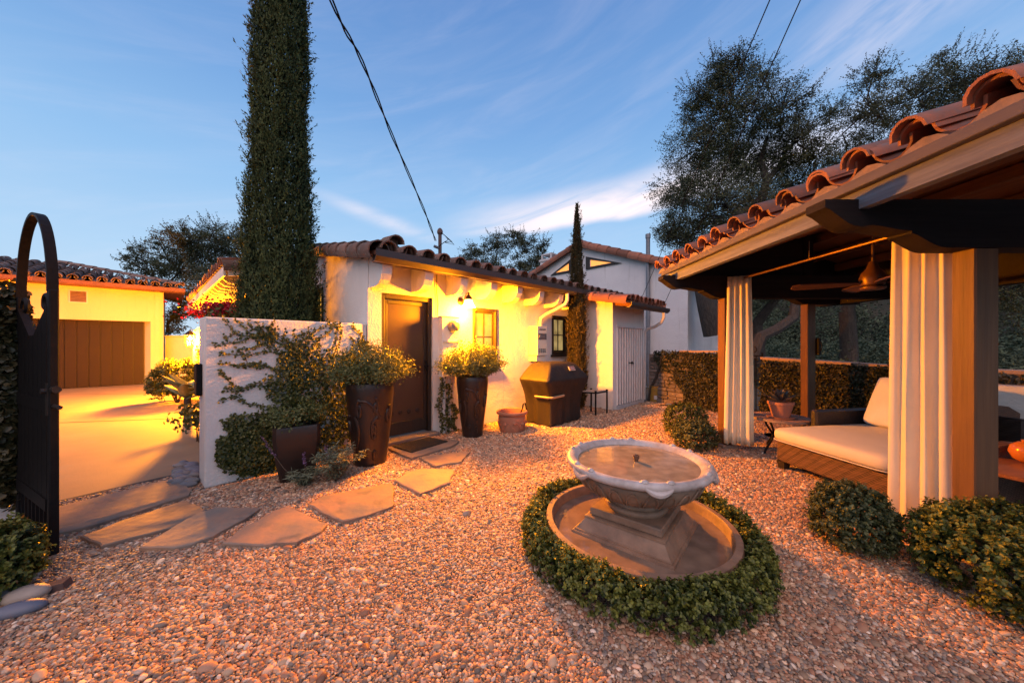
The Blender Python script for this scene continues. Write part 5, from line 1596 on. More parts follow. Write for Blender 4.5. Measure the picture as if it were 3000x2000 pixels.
SHADEM = glow('frosted_shade', (1.0, .62, .22), 9.0)
b = MB(MH @ Matrix.Translation((1.50, -.215, 0))); b.lathe([(.055, 2.088), (.062, 2.06), (.078, 2.02), (.105, 1.975), (.112, 1.965), (.104, 1.967), (.074, 2.02), (.05, 2.08)], 24); b.build('glass_shade', SHADEM, lamp, True)
def plight(name, loc, w, rad, parent):
    d = bpy.data.lights.new(name, 'POINT'); d.energy = w; d.color = LAMP_COL; d.shadow_soft_size = rad
    o = bpy.data.objects.new(name, d); attach(o, parent, Matrix.Translation(loc)); return o
plight('lamp_bulb', MH @ Vector((1.50, -.215, 1.92)), DOOR_LAMP_W, .085, lamp)

mx = thing('electric_meter', MH @ Vector((1.1, 0, .95)), 'round electric meter on a painted box beside door', 'meter')
b = MB(MH); b.box((1.08, -.11, .88), (1.40, -.001, 1.80), .006); b.build('meter_box', STUCCO, mx)
b = MB(MH @ Matrix.Translation((1.26, -.111, 1.66)) @ Matrix.Rotation(R(90), 4, 'X')); b.lathe([(0, 0), (.088, 0), (.092, .02), (.082, .03), (.080, .09), (.06, .105), (0, .11)], 24); b.build('meter_dial', mat('meter_glass', (.30, .24, .2), (.22, .18, .15), rough=.15), mx, 50)
b = MB(MH); b.box((1.09, -.135, 1.42), (1.39, -.112, 1.435)); b.box((1.06, -.12, 1.805), (1.42, -.001, 1.815)); b.build('lip', STUCCO, mx)
for x, z0, z1, r in ((1.14, .02, .88, .028), (1.25, .03, .88, .02)):
    b = MB(MH); b.tube([(x, -.06, z0), (x, -.06, z1)], r, 8); b.build('conduit', WHITEPAINT, mx, True)
b = MB(MH); b.tube([(1.045, -.012, 2.45), (1.04, -.012, 2.2), (1.065, -.012, 2.0), (1.05, -.012, 1.82)], .006, 5); b.build('cable', BLACKIRON, mx)
# small climbing ivy on the conduits
o = thing('climbing_vine', MH @ Vector((1.2, -.08, 0)), 'thin ivy climbing the meter conduits', 'plant')
n = 700
tt = rng.uniform(0, 1, n); col_ = rng.integers(0, 3, n)
P0 = np.stack([np.array([1.07, 1.20, 1.31])[col_] + .03 * np.sin(tt * 9 + col_) + rng.normal(0, .022, n), -.085 + rng.normal(0, .02, n), .02 + tt * np.array([.85, .75, .45])[col_]], 1)
mm = np.array(MH); Pw = P0 @ mm[:3, :3].T + mm[:3, 3]
leaf_obj('foliage', [leaves(Pw, np.repeat(np.array([[.7, -.7, .2]]), n, 0), .035, .026, np.clip(rng.normal(.25, .2, n), 0, 1), oval=True)], L_VINE, o)
b = MB(MH)
for x, h in ((1.07, .85), (1.20, .75), (1.31, .45)):
    b.tube([(x + .03 * math.sin(t * 9), -.078, .0 + t * h) for t in np.linspace(0, 1, 8)], .004, 5)
b.build('stems', STEM, o)
wh = thing('water_heater', MH @ Vector((3.3, 0, 1.13)), 'pale tankless water heater mounted between two windows', 'water heater')
b = MB(MH); b.box((3.15, -.225, 1.16), (3.45, -.001, 1.735), .008); b.build('casing', CREAMPAINT, wh)
b = MB(MH); b.box((3.17, -.19, 1.05), (3.43, -.002, 1.158)); b.build('pipe_cover', CREAMPAINT, wh)
b = MB(MH); b.box((3.175, -.2295, 1.47), (3.425, -.2255, 1.59)); b.box((3.20, -.231, 1.655), (3.40, -.2255, 1.68), .002); b.build('front_panel', mat('grey_panel', (.10, .10, .11), rough=.5), wh)
b = MB(MH @ Matrix.Translation((3.23, -.2297, 1.53)) @ Matrix.Rotation(R(90), 4, 'X')); b.lathe([(0, 0), (.028, 0), (.026, .005), (0, .006)], 14); b.box((.02, -.01, .0), (.14, .01, .004)); b.build('dial', GREYMETAL, wh)
for r_ in range(3):
    for k in range(4):
        b = MB(MH); b.box((3.20 + k * .055, -.229, 1.215 + r_ * .03), (3.235 + k * .055, -.2255, 1.232 + r_ * .03)); b.build('vent_slot', BLACKIRON, wh)

# driveway pier and lantern
PLc = Vector((-8.12, 8.92, 0))
pier = thing('driveway_pier', PLc, 'round-topped stucco pier holding the driveway lantern', 'pier')
b = MB(frame(PLc, U)); b.prism([(-.16, 0), (.16, 0), (.16, 1.62)] + [(.16 * math.cos(t), 1.62 + .20 * math.sin(t)) for t in np.linspace(.15, math.pi - .15, 9)] + [(-.16, 1.62)], -.14, .14, 'y'); b.build('pier_body', STUCCO, pier)
LN = Vector((-8.00, 8.48, 0))
ML_ = Matrix.Translation(LN + Vector((0, 0, 1.72))) @ Matrix.Scale(1.35, 4) @ Matrix.Translation((0, 0, -1.70))
lan = thing('driveway_lantern', LN + Vector((0, 0, 1.34)), 'lit black lantern hanging over the driveway', 'lantern')
b = MB(); b.tube([(PLc.x + .02, PLc.y - .18, 1.72), (LN.x + .02, LN.y + .05, 1.74), (LN.x, LN.y, 1.735), (LN.x, LN.y, 1.69)], .010, 6); b.build('bracket', BLACKIRON, lan, True)
b = MB(ML_); b.lathe([(0, 1.70), (.02, 1.69), (.085, 1.625), (.09, 1.615), (.0, 1.62)], 6); b.build('roof', BLACKIRON, lan)
b = MB(ML_); b.lathe([(.0, 1.385), (.05, 1.39), (.058, 1.40), (.0, 1.405)], 6)
b.build('base', BLACKIRON, lan)
gm, nt_, N_, L_, bs_ = nodes('lantern_glass')
tr_ = N_('ShaderNodeBsdfTransparent'); gl_ = N_('ShaderNodeBsdfGlossy'); gl_.inputs['Roughness'].default_value = .05; mi_ = N_('ShaderNodeMixShader'); mi_.inputs[0].default_value = .06
L_(tr_.outputs[0], mi_.inputs[1]); L_(gl_.outputs[0], mi_.inputs[2]); L_(mi_.outputs[0], nt_.nodes['Material Output'].inputs['Surface'])
for k in range(6):
    a0 = k * math.pi / 3; a1 = a0 + math.pi / 3
    b = MB(ML_); b.tube([(.055 * math.cos(a0), .055 * math.sin(a0), 1.40), (.084 * math.cos(a0), .084 * math.sin(a0), 1.618)], .005, 5); b.build('bar', BLACKIRON, lan)
    b = MB(ML_); b.add([(.052 * math.cos(a0), .052 * math.sin(a0), 1.402), (.052 * math.cos(a1), .052 * math.sin(a1), 1.402), (.081 * math.cos(a1), .081 * math.sin(a1), 1.616), (.081 * math.cos(a0), .081 * math.sin(a0), 1.616)], [(0, 1, 2, 3)]); b.build('pane', gm, lan)
b = MB(ML_); b.lathe([(0, 1.59), (.02, 1.58), (.03, 1.55), (.02, 1.525), (0, 1.52)], 12); b.build('bulb', glow('bulb_glow', (1, .62, .2), 30), lan, True)
plight('lantern_bulb', ML_ @ Vector((0, 0, 1.485)), LANTERN_W, .11, lan)
# ------------------------------------------------------------------ vine on the garden wall
def wp(px, py, off=.012):
    """point of the garden wall's face"""
    p = (px - 1500) / F
    s = (p * A0.y - A0.x) / (WD.x - p * WD.y)
    q = A0 + WD * s
    return Vector((q.x + WN.x * off, q.y + WN.y * off, CAMZ - (py - 1005) / F * q.y))
vine = thing('creeping_vine', A0 + WD * .8, 'creeping vine spreading over the white garden wall', 'vine')
tend = [[(860, 1040), (800, 980), (742, 985), (690, 975), (655, 932)], [(742, 985), (715, 960), (684, 930)], [(690, 975), (660, 990), (652, 985)], [(800, 980), (770, 975), (735, 960), (722, 936)], [(860, 1010), (800, 975), (790, 960), (803, 936)],
        [(850, 1020), (760, 985), (700, 1000), (622, 1011)], [(850, 1060), (780, 1010), (735, 1020), (690, 1023)], [(860, 1060), (790, 1030), (720, 1040), (637, 1032)], [(870, 1100), (780, 1075), (715, 1070), (637, 1064)], [(880, 1120), (820, 1095), (770, 1068), (735, 1070), (686, 1069)],
        [(860, 1140), (770, 1120), (700, 1140), (665, 1110), (640, 1082)], [(860, 1180), (760, 1130), (700, 1140), (653, 1138)], [(860, 1220), (780, 1190), (720, 1180), (690, 1160), (637, 1177)], [(860, 1250), (790, 1215), (740, 1215), (688, 1217)],
        [(880, 1000), (900, 985), (930, 965), (965, 945)], [(900, 1040), (940, 990), (970, 965), (960, 948)], [(930, 1080), (975, 1010), (985, 965), (975, 945)], [(960, 1080), (985, 1020), (998, 975), (990, 945)], [(1000, 1090), (1050, 1010), (1060, 985), (1040, 965), (1030, 950)], [(1010, 1050), (1035, 1000), (1020, 985)], [(850, 1010), (830, 985), (838, 965)], [(760, 1060), (730, 1070), (715, 1035)], [(800, 1000), (765, 985), (752, 940)],
        [(860, 1420), (850, 1300), (850, 1200), (860, 1100), (870, 1020)], [(900, 1400), (930, 1250), (950, 1120), (930, 1030)], [(860, 1420), (760, 1340), (690, 1290), (650, 1230)], [(860, 1420), (720, 1380), (660, 1340), (632, 1340)], [(960, 1400), (1010, 1250), (1010, 1120)]]
b = MB(); PP, LVs = [], []
for t in tend:
    W = [wp(*q, .008) for q in t]
    fine = []
    for i in range(len(W) - 1):
        p0, p1, p2, p3 = W[max(i - 1, 0)], W[i], W[i + 1], W[min(i + 2, len(W) - 1)]
        for k in range(8):
            u = k / 8
            fine.append(.5 * ((2 * p1) + (p2 - p0) * u + (2 * p0 - 5 * p1 + 4 * p2 - p3) * u * u + (3 * p1 - p0 - 3 * p2 + p3) * u ** 3))
    fine.append(W[-1])
    b.tube(fine, [.0035] * (len(fine) - 6) + list(np.linspace(.0032, .0012, 6)) if len(fine) > 8 else .002, 4)
    L = sum((fine[i + 1] - fine[i]).length for i in range(len(fine) - 1))
    nn = int(L / .0125)
    for k in range(nn):
        u = k / nn * (len(fine) - 1); i = int(u); q = fine[i].lerp(fine[i + 1], u - i)
        side = .011 * (1 if k % 2 else -1)
        PP.append((q.x + WN.x * .008, q.y + WN.y * .008, q.z + side)); LVs.append(random.uniform(.15, .75))
b.build('stems', STEM, vine)
blobs = [(850, 1045, 45, 300), (890, 1010, 45, 260), (830, 1130, 55, 420), (905, 1150, 75, 800), (955, 1080, 55, 380), (850, 1230, 70, 700), (950, 1230, 70, 700), (1000, 1160, 55, 420), (715, 1285, 55, 620), (680, 1335, 45, 560), (780, 1335, 60, 640), (760, 1255, 45, 330), (1010, 1250, 55, 420), (850, 1330, 80, 900), (940, 1330, 75, 800), (690, 1245, 30, 180), (735, 1370, 45, 420), (655, 1300, 22, 160), (780, 985, 35, 130), (880, 1085, 50, 330), (1060, 1010, 22, 120), (1045, 1060, 30, 200), (800, 1290, 60, 400)]
for (cx, cy, r, n) in blobs:
    for _ in range(n):
        a = random.uniform(0, 6.28); q = r * math.sqrt(random.random()) * random.uniform(.7, 1.25)
        w = wp(cx + q * math.cos(a), cy + q * math.sin(a), .01 + .07 * random.random() ** 1.5 * min(1, n / 500))
        if w.z > .03:
            PP.append(tuple(w)); LVs.append(max(0, min(1, random.gauss(.30, .2))))
PP = np.array(PP)
lv = np.clip(np.array(LVs) + .2 * sn(PP * 5), 0, 1)
leaf_obj('foliage', [leaves(PP, np.repeat(np.array([[WN.x, WN.y, .25]]), len(PP), 0), .030, .022, lv, oval=True, tilt=.45)], L_VINE, vine)

# sage plants at the planter's foot
def sage(base, n, spread, h, label, flowers):
    o = thing('sage_plant', base, label, 'plant')
    b = MB(); PP, AX, LV, FP = [], [], [], []
    for s in range(n):
        a = rng.uniform(0, 6.28); lean = rng.uniform(.15, 1) * spread
        tip = Vector(base) + Vector((lean * math.cos(a), lean * math.sin(a), h * rng.uniform(.6, 1.05)))
        mid = Vector(base).lerp(tip, .5) + Vector((0, 0, .05))
        b.tube([base, mid, tip], [.004, .003, .0015], 5)
        for t in np.linspace(.2, 1, 16):
            q = Vector(base).lerp(mid, 2 * t) if t < .5 else mid.lerp(tip, 2 * t - 1)
            for k in range(3):
                an = rng.uniform(0, 6.28)
                PP.append(tuple(q)); AX.append((math.cos(an), math.sin(an), .45)); LV.append(rng.uniform(.2, .9))
    for (pts) in flowers:
        P = [Vector(base)] + [Vector(p) for p in pts]
        b.tube(P, .003, 5)
        for k in range(90):
            u = .35 + .65 * k / 90; q = P[-2].lerp(P[-1], u); r = .012 * (1.1 - u * .6)
            an = rng.uniform(0, 6.28)
            FP.append((q.x + r * math.cos(an), q.y + r * math.sin(an), q.z + r * .4 * math.sin(an * 2)))
    b.build('stems', STEM, o)
    PP = np.array(PP); AX = np.array(AX)
    leaf_obj('foliage', [leaves(PP, np.repeat(np.array([[0, 0, 1.]]), len(PP), 0) + AX * .2, .062, .011, np.array(LV), tilt=.35, axis=AX, jitter=.25)], L_SAGE, o)
    if FP:
        FP = np.array(FP); leaf_obj('blossom', [leaves(FP, sph(len(FP)), .014, .010, rng.uniform(0, 1, len(FP)))], L_PURP, o)
s1 = gp(985, 1412); s2 = gp(890, 1425)
sage(s1, 30, .28, .36, 'grey-leaved sage between planter and tall pot', [(s1.lerp(at(940, 1350, 3.4), .6), at(955, 1305, 3.45))])
sage(s2, 14, .24, .18, 'sprawling sage with purple spikes before square planter', [(at(830, 1370, 3.3), at(766, 1278, 3.32)), (at(895, 1380, 3.32), at(889, 1325, 3.34))])

# ------------------------------------------------------------------ cypresses
def cypress(name, base, h, prof, n, label, m, spray=.10, z0=0.1, seed=0):
    o = thing(name, base, label, 'tree')
    b = MB(); b.tube([(base[0], base[1], 0), (base[0], base[1], h * .5), (base[0], base[1], h * .97)], [.07 * prof[0][1] / .4 + .02, .04, .01], 8); b.build('trunk', BARK, o, True)
    zs_ = np.array([p[0] for p in prof]); rs = np.array([p[1] for p in prof])
    zt = np.linspace(z0, h, 200); w = np.interp(zt, zs_, rs) + .02; cdf = np.cumsum(w); cdf /= cdf[-1]
    z = np.interp(rng.uniform(0, 1, n), cdf, zt); a = rng.uniform(0, 2 * math.pi, n)
    d = np.stack([np.cos(a), np.sin(a), np.zeros(n)], 1)
    q = np.stack([np.cos(a) * 1.2, np.sin(a) * 1.2, z * .9], 1)
    R0 = np.interp(z, zs_, rs)
    lump = 1 + .14 * sn(q + seed, 2.0) + .10 * sn(q * np.array([2.2, 2.2, 1.4]) + 5 + seed, 2.5)
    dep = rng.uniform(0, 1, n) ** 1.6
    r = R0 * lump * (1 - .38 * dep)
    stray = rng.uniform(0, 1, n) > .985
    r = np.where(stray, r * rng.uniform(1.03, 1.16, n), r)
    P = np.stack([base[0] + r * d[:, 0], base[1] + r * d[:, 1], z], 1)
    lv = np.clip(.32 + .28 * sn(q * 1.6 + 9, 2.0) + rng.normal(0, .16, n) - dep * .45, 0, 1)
    ax = d * .45 + np.array([0, 0, 1.0])
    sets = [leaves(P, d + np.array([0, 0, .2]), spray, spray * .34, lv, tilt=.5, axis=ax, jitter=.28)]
    # upright plumes that break the outline
    k = int(n / 55); per = 16
    zi = np.interp(rng.uniform(0, 1, k), cdf, zt); ai = rng.uniform(0, 2 * math.pi, k)
    di = np.stack([np.cos(ai), np.sin(ai), np.zeros(k)], 1)
    qi = np.stack([np.cos(ai) * 1.2, np.sin(ai) * 1.2, zi * .9], 1)
    Ri = np.interp(zi, zs_, rs)
    li = 1 + .14 * sn(qi + seed, 2.0) + .10 * sn(qi * np.array([2.2, 2.2, 1.4]) + 5 + seed, 2.5)
    B = np.stack([base[0] + Ri * li * .9 * di[:, 0], base[1] + Ri * li * .9 * di[:, 1], zi], 1)
    L = rng.uniform(.5, 1.3, k) * (.12 + .28 * Ri)
    A = unit(di * rng.uniform(.25, .8, k)[:, None] + np.array([0, 0, 1.0]) + rng.normal(0, .12, (k, 3)))
    t = np.tile(np.linspace(0, 1, per), k)[:, None]
    Q = np.repeat(B, per, 0) + np.repeat(A * L[:, None], per, 0) * t + rng.normal(0, .018, (k * per, 3)) * (1.1 - t)
    sets.append(leaves(Q, rng.normal(0, 1, (k * per, 3)), spray * .8, spray * .26, np.clip(np.repeat(rng.normal(.42, .2, k), per), 0, 1), axis=np.repeat(A, per, 0) + rng.normal(0, .35, (k * per, 3)), jitter=.1))
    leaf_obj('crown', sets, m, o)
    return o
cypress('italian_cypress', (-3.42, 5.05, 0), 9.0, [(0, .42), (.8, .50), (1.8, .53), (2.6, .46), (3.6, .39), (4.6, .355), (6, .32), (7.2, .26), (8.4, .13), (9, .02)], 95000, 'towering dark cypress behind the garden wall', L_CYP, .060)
cypress('italian_cypress', (1.372, 7.22, 0), 4.32, [(0, .14), (.4, .19), (.8, .20), (1.3, .165), (1.8, .185), (2.4, .155), (3.0, .12), (3.6, .085), (4.1, .035), (4.32, .01)], 20000, 'slender young cypress beside the shed wall', L_CYPB, .055, .05, 3)

# ------------------------------------------------------------------ broad trees
def tree(name, base, blobs, Y, n_leaf, leaf, label, m=L_OAK, trunk=.16, sprigs=18, fork=2.2, spread=.10, limbs=True, extra=None):
    base = Vector(base)
    o = thing(name, base, label, 'tree')
    b = MB()
    fk = base + Vector((random.uniform(-.15, .15), random.uniform(-.1, .1), fork))
    b.tube([base, base.lerp(fk, .5) + Vector((.06, 0, 0)), fk], [trunk * 1.25, trunk, trunk * .9], 9)
    PP, ND, AX, LV = [], [], [], []
    tot = sum(q[2] ** 2 for q in blobs)
    joints = [(fk, trunk * .8)]
    cen = [(np.array(at(px, py, Y + random.uniform(-spread, spread) * Y)), r / F * Y, r) for (px, py, r) in blobs]
    cen.sort(key=lambda q: (Vector(q[0]) - fk).length)
    for (c, rw, r) in cen:
        cv = Vector(c)
        j, jr = min(joints, key=lambda q: (q[0] - cv).length + .25 * (q[0] - fk).length)
        mid = j.lerp(cv, .5) + Vector((random.uniform(-.4, .4), random.uniform(-.3, .3), random.uniform(-.2, .35))) * rw
        r1 = max(.02, jr * .62)
        b.tube([j, j.lerp(mid, .55) + Vector((random.uniform(-.08, .08), 0, .05)), mid, mid.lerp(cv, .6) + Vector((0, 0, .12 * rw)), cv], [jr, jr * .85, (jr + r1) / 2, r1 * 1.05, r1], 7)
        joints += [(cv, r1), (mid, (jr + r1) / 2)]
        n = int(n_leaf * r ** 2 / tot)
        # leaves sit in tufts through the blob
        nt = max(6, int(n / 45))
        d = sph(nt); rad = rng.uniform(.05, 1.0, nt) ** .5
        T = c + d * (rad * rw * (1 + .18 * sn(d * 2 + c, 1.7)))[:, None] * np.array([1, 1, .88])
        per = n // nt
        off = rng.normal(0, 1, (nt, per, 3)) * np.array([.10, .10, .075]) * (rw ** .5)
        Q = (T[:, None, :] + off).reshape(-1, 3)
        PP.append(Q); ND.append(np.repeat(d, per, 0) + np.array([0, 0, .4])); AX.append(np.repeat(d, per, 0) + np.array([0, 0, .25]))
        LV.append(np.clip(.30 + .2 * np.repeat(rng.normal(0, 1, nt), per) + rng.normal(0, .15, nt * per), 0, 1))
        for k in range(nt // 3):
            b.tube([cv.lerp(Vector(T[k]), .25), cv.lerp(Vector(T[k]), .6) + Vector((0, 0, .04)), Vector(T[k])], [.016, .010, .004], 4, cap=False)
        for s in range(sprigs):
            d = sph(1)[0]; d[2] = d[2] * .8 + .25
            d /= np.linalg.norm(d)
            p0 = c + d * rw * .8; ln = rng.uniform(.25, .55) * (rw ** .5)
            bend = np.array([0, 0, .25 * ln])
            kk = int(ln / (leaf * .42))
            t = np.linspace(0, 1, kk)[:, None]
            L = p0 + d * ln * t + bend * t ** 2 + rng.normal(0, leaf * .25, (kk, 3))
            PP.append(L); ND.append(rng.normal(0, 1, (kk, 3))); AX.append(np.repeat(d[None], kk, 0) + rng.normal(0, .6, (kk, 3)))
            LV.append(rng.uniform(.05, .5, kk))
            b.tube([Vector(p0), Vector(p0 + d * ln * .5 + bend * .25), Vector(p0 + d * ln + bend)], [.008, .005, .002], 4, cap=False)
    if extra:
        extra(b, fk)
    b.build('trunk', BARK, o, True)
    leaf_obj('crown', [leaves(np.concatenate(PP), np.concatenate(ND), leaf, leaf * .5, np.concatenate(LV), tilt=.6, axis=np.concatenate(AX), jitter=.4)], m, o)
    return o
def oak_extra(b, fk):
    # low crooked limbs seen between the pavilion posts
    pts = [at(2095, 980, 9.6), at(2075, 900, 9.6), at(2062, 850, 9.7), at(2090, 760, 9.9), at(2150, 640, 10.2)]
    b.tube(pts, [.30, .27, .24, .20, .14], 9)
    b.tube([at(2205, 1050, 8.8), at(2230, 985, 8.8), at(2275, 965, 8.9), at(2325, 930, 9.0), at(2330, 880, 9.1), at(2300, 820, 9.2), at(2250, 760, 9.3), at(2290, 690, 9.4)], [.16, .14, .13, .12, .11, .10, .09, .06], 8)
    b.tube([at(2150, 640, 10.2), at(2200, 610, 11.0), at(2232, 580, 11.5), at(2246, 530, 11.6), at(2228, 470, 11.7), at(2248, 400, 11.8)], [.15, .15, .14, .12, .09, .05], 8)
    b.tube([at(2246, 530, 11.6), at(2282, 490, 11.6), at(2310, 430, 11.7)], [.11, .08, .04], 7)
tree('oak_tree', (8.2, 11.4, 0), [(2140, 330, 120), (2060, 430, 110), (2000, 560, 90), (2180, 470, 140), (2290, 330, 90), (2100, 620, 140), (2110, 215, 60), (2330, 420, 80), (2220, 650, 130), (1985, 680, 70), (2310, 560, 110), (2390, 460, 60), (2150, 190, 50), (2050, 290, 60), (2230, 220, 45), (1960, 690, 40), (2120, 780, 90), (2040, 740, 70), (2240, 800, 100), (2330, 780, 90), (2440, 330, 35)],
     11.8, 160000, .062, 'broad dark oak rising above the pavilion eave', trunk=.2, sprigs=26, fork=2.0, extra=oak_extra)
tree('oak_tree', (10.6, 10.8, 0), [(2560, 330, 100), (2680, 290, 110), (2800, 250, 90), (2900, 260, 110), (2600, 470, 130), (2780, 400, 140), (2470, 560, 110), (2950, 380, 120), (2700, 560, 150), (2420, 640, 90), (2560, 620, 120), (2850, 560, 140), (2560, 220, 50), (2760, 190, 50), (3000, 200, 70), (3050, 400, 140), (2480, 470, 60), (2980, 700, 120), (3080, 600, 150), (2700, 760, 120), (2950, 850, 110), (2500, 760, 90)],
     10.6, 150000, .060, 'wide oak crown spreading behind the pavilion roof', trunk=.22, sprigs=24, fork=2.4)
tree('olive_tree', (-13.8, 16.2, 0), [(600, 760, 90), (520, 790, 80), (440, 780, 50), (670, 720, 80), (560, 710, 60), (640, 830, 80), (470, 850, 50), (410, 735, 26), (500, 930, 45), (520, 690, 35), (690, 800, 60), (720, 700, 50), (380, 770, 22), (560, 880, 60), (470, 720, 30), (620, 690, 40), (490, 970, 30)],
     15.5, 52000, .075, 'wispy dark tree behind garage roof', trunk=.16, sprigs=26, fork=2.2)
tree('olive_tree', (-.9, 17.2, 0), [(1395, 745, 38), (1460, 720, 42), (1535, 715, 42), (1580, 760, 36), (1360, 775, 28), (1440, 785, 48), (1535, 785, 52), (1400, 810, 40), (1480, 840, 60), (1570, 830, 46), (1500, 690, 22), (1345, 800, 20), (1590, 720, 22)],
     16.6, 30000, .078, 'small tree behind the cottage roof and mast', trunk=.12, sprigs=24, fork=2.6, spread=.04)

# plants by the drive
shrub('drive_shrub', (-7.85, 8.0, .45), (.50, .44, .52), 6500, .045, 'rounded shrub lit yellow beside the driveway', L_BOX, 0)
bush('pier_shrub', (-7.45, 8.25, .95), (.34, .30, .55), 2000, .055, 'loose shrub growing up the lantern pier', L_HERB, base=(-7.45, 8.25, .05), stems=30)
bv = thing('bougainvillea', (-5.0, 6.0, 0), 'red bougainvillea showing over the garden wall', 'plant')
cB = at(670, 905, 5.9)
n = 1700
P = np.array(cB) + rng.normal(0, 1, (n, 3)) * np.array([.26, .18, .07]); P[:, 2] -= .02
leaf_obj('blossom', [leaves(P, sph(n), .045, .038, rng.uniform(0, 1, n), oval=True)], L_RED, bv)
n = 9000
P = np.array([cB.x, cB.y, 1.05]) + rng.normal(0, 1, (n, 3)) * np.array([.30, .45, .45]); P = P[P[:, 2] > .05]  # unseen leaf mass enlarged to shade the gable wall from the lantern
P = P[(P[:, 2] < 2.0) & (np.abs(P[:, 0] - cB.x) < .5) & (P[:, 0] / P[:, 1] > -.90)]
leaf_obj('foliage', [leaves(P, sph(len(P)), .07, .05, rng.uniform(0, .6, len(P)), oval=True)], L_HERB, bv)
b = MB()
for k in range(6):
    b.tube([(-5.0, 6.0, 0), (cB.x + random.uniform(-.2, .2), cB.y + random.uniform(-.1, .1), .9), (cB.x + random.uniform(-.35, .35), cB.y, cB.z)], [.014, .009, .004], 5)
b.build('stems', STEM, bv)
ag0 = Vector((-5.75, 6.05, .02))
ag = thing('agave', (ag0.x, ag0.y, 0), 'broad-leaved agave beside the driveway', 'plant')
AGM = mat('agave_leaf', (.16, .20, .11), (.11, .15, .08), scale=3, rough=.5, rnd=.15)
for k in range(13):
    a = k * 2.4 + .6; el_ = .25 + .75 * (k % 5) / 5; ln = .56 - .012 * k
    M = Matrix.Translation(ag0 + Vector((0, 0, .38 + .012 * k))) @ Matrix.Rotation(a, 4, 'Z') @ Matrix.Rotation(-el_, 4, 'Y')
    vs, fs = [], []
    for t, w in ((0, .05), (.25, .10), (.5, .115), (.75, .075), (.93, .022), (1, .0)):
        zc = .05 * math.sin(t * 2.6) * ln
        vs += [(t * ln, -w, zc + .035 * (w / .1)), (t * ln, 0, zc), (t * ln, w, zc + .035 * (w / .1))]
    for i in range(5):
        for j in range(2):
            fs.append((i * 3 + j, i * 3 + j + 1, i * 3 + 4 + j, i * 3 + 3 + j))
    b = MB(M); b.add(vs, fs); lo = b.build('leaf', AGM, ag, True)
    md = lo.modifiers.new('thick', 'SOLIDIFY'); md.thickness = .012
b = MB(); b.tube([ag0, ag0 + Vector((0, 0, .42))], [.06, .05], 8); b.build('trunk', BARK, ag)
jp0 = Vector((-4.42, 4.78, 0))
bush('jade_plant', (-4.42, 4.78, .45), (.26, .24, .32), 420, .06, 'straggly jade plant at the garden wall end', L_VINE, base=tuple(jp0), stems=16)

# ------------------------------------------------------------------ service mast and overhead cables
m0 = at(1289, 755, 7.0)
mast = thing('service_mast', (m0.x, m0.y, 2.9), 'rusty service mast with weatherhead on cottage roof', 'mast')
RUST = mat('rusty_conduit', (.16, .09, .075), (.10, .06, .055), scale=12, rough=.7)
b = MB(); b.tube([(m0.x, m0.y, 2.7), (m0.x, m0.y, 3.66)], .036, 10); b.build('conduit', RUST, mast, True)
b = MB(Matrix.Translation((m0.x, m0.y, 3.63))); b.lathe([(.045, 0), (.058, .02), (.06, .06), (.045, .10), (.02, .125), (0, .13)], 14); b.build('weatherhead', RUST, mast, True)
b = MB(); b.tube([(m0.x - .02, m0.y - .04, 3.34), (m0.x - .10, m0.y - .10, 3.36)], .03, 8); b.build('insulator', GREYMETAL, mast)
for dx, z in ((.18, 3.50), (.26, 3.46), (.30, 3.40)):
    b = MB(); b.tube([(m0.x, m0.y - .04, 3.68), (m0.x + .12, m0.y - .05, 3.58), (m0.x + dx, m0.y - .06, z), (m0.x + .10, m0.y - .06, 3.45), (m0.x - .02, m0.y - .06, 3.36)], .008, 5); b.build('drip_loop', BLACKIRON, mast, True)
def cable(name, a, c, sag, r, label, n=24):
    P = []
    for i in range(n + 1):
        t = i / n; p = Vector(a).lerp(Vector(c), t); p.z -= sag * 4 * t * (1 - t); P.append(p)
    b = MB(); b.tube(P, r, 6)
    tag(b.build(name, BLACKIRON, None, True), label, 'cable')
# the thick line sags between the mast and a pole behind the viewer
pts = [at(1276, 705, 6.95), at(1240, 610, 5.9), at(1150, 400, 4.4), at(1060, 180, 3.5), at(970, 0, 3.0), Vector((-1.75, 2.2, 5.2)), Vector((-2.1, .4, 6.3)), Vector((-2.6, -4, 8.2))]
fine = []
for i in range(len(pts) - 1):
    p0, p1, p2, p3 = pts[max(i - 1, 0)], pts[i], pts[i + 1], pts[min(i + 2, len(pts) - 1)]
    for k in range(8):
        u = k / 8; fine.append(.5 * ((2 * p1) + (p2 - p0) * u + (2 * p0 - 5 * p1 + 4 * p2 - p3) * u * u + (3 * p1 - p0 - 3 * p2 + p3) * u ** 3))
for k in range(2):
    b = MB(); b.tube([p + Vector((.012 * math.cos(i * .8 + k * 3.14), 0, .012 * math.sin(i * .8 + k * 3.14))) for i, p in enumerate(fine)], .0085, 6)
    if k == 0:
        line = b
    else:
        line.v += b.v; line.f += [[i + len(line.v) - len(b.v) for i in f] for f in b.f]
tag(line.build('service_cable', BLACKIRON, None, True), 'thick black cable descending to the roof mast', 'cable')
cable('overhead_wire', at(1880, 872, 10.8), at(1880, 872, 10.8).lerp(at(2258, -10, 4.2), 1.6), .02, .0075, 'overhead wire reaching the tall house nearest its vent pipe')
cable('overhead_wire', at(1943, 898, 10.2), at(1943, 898, 10.2).lerp(at(2348, -10, 4.2), 1.6), .02, .0075, 'overhead wire passing in front of oak toward shed roof')

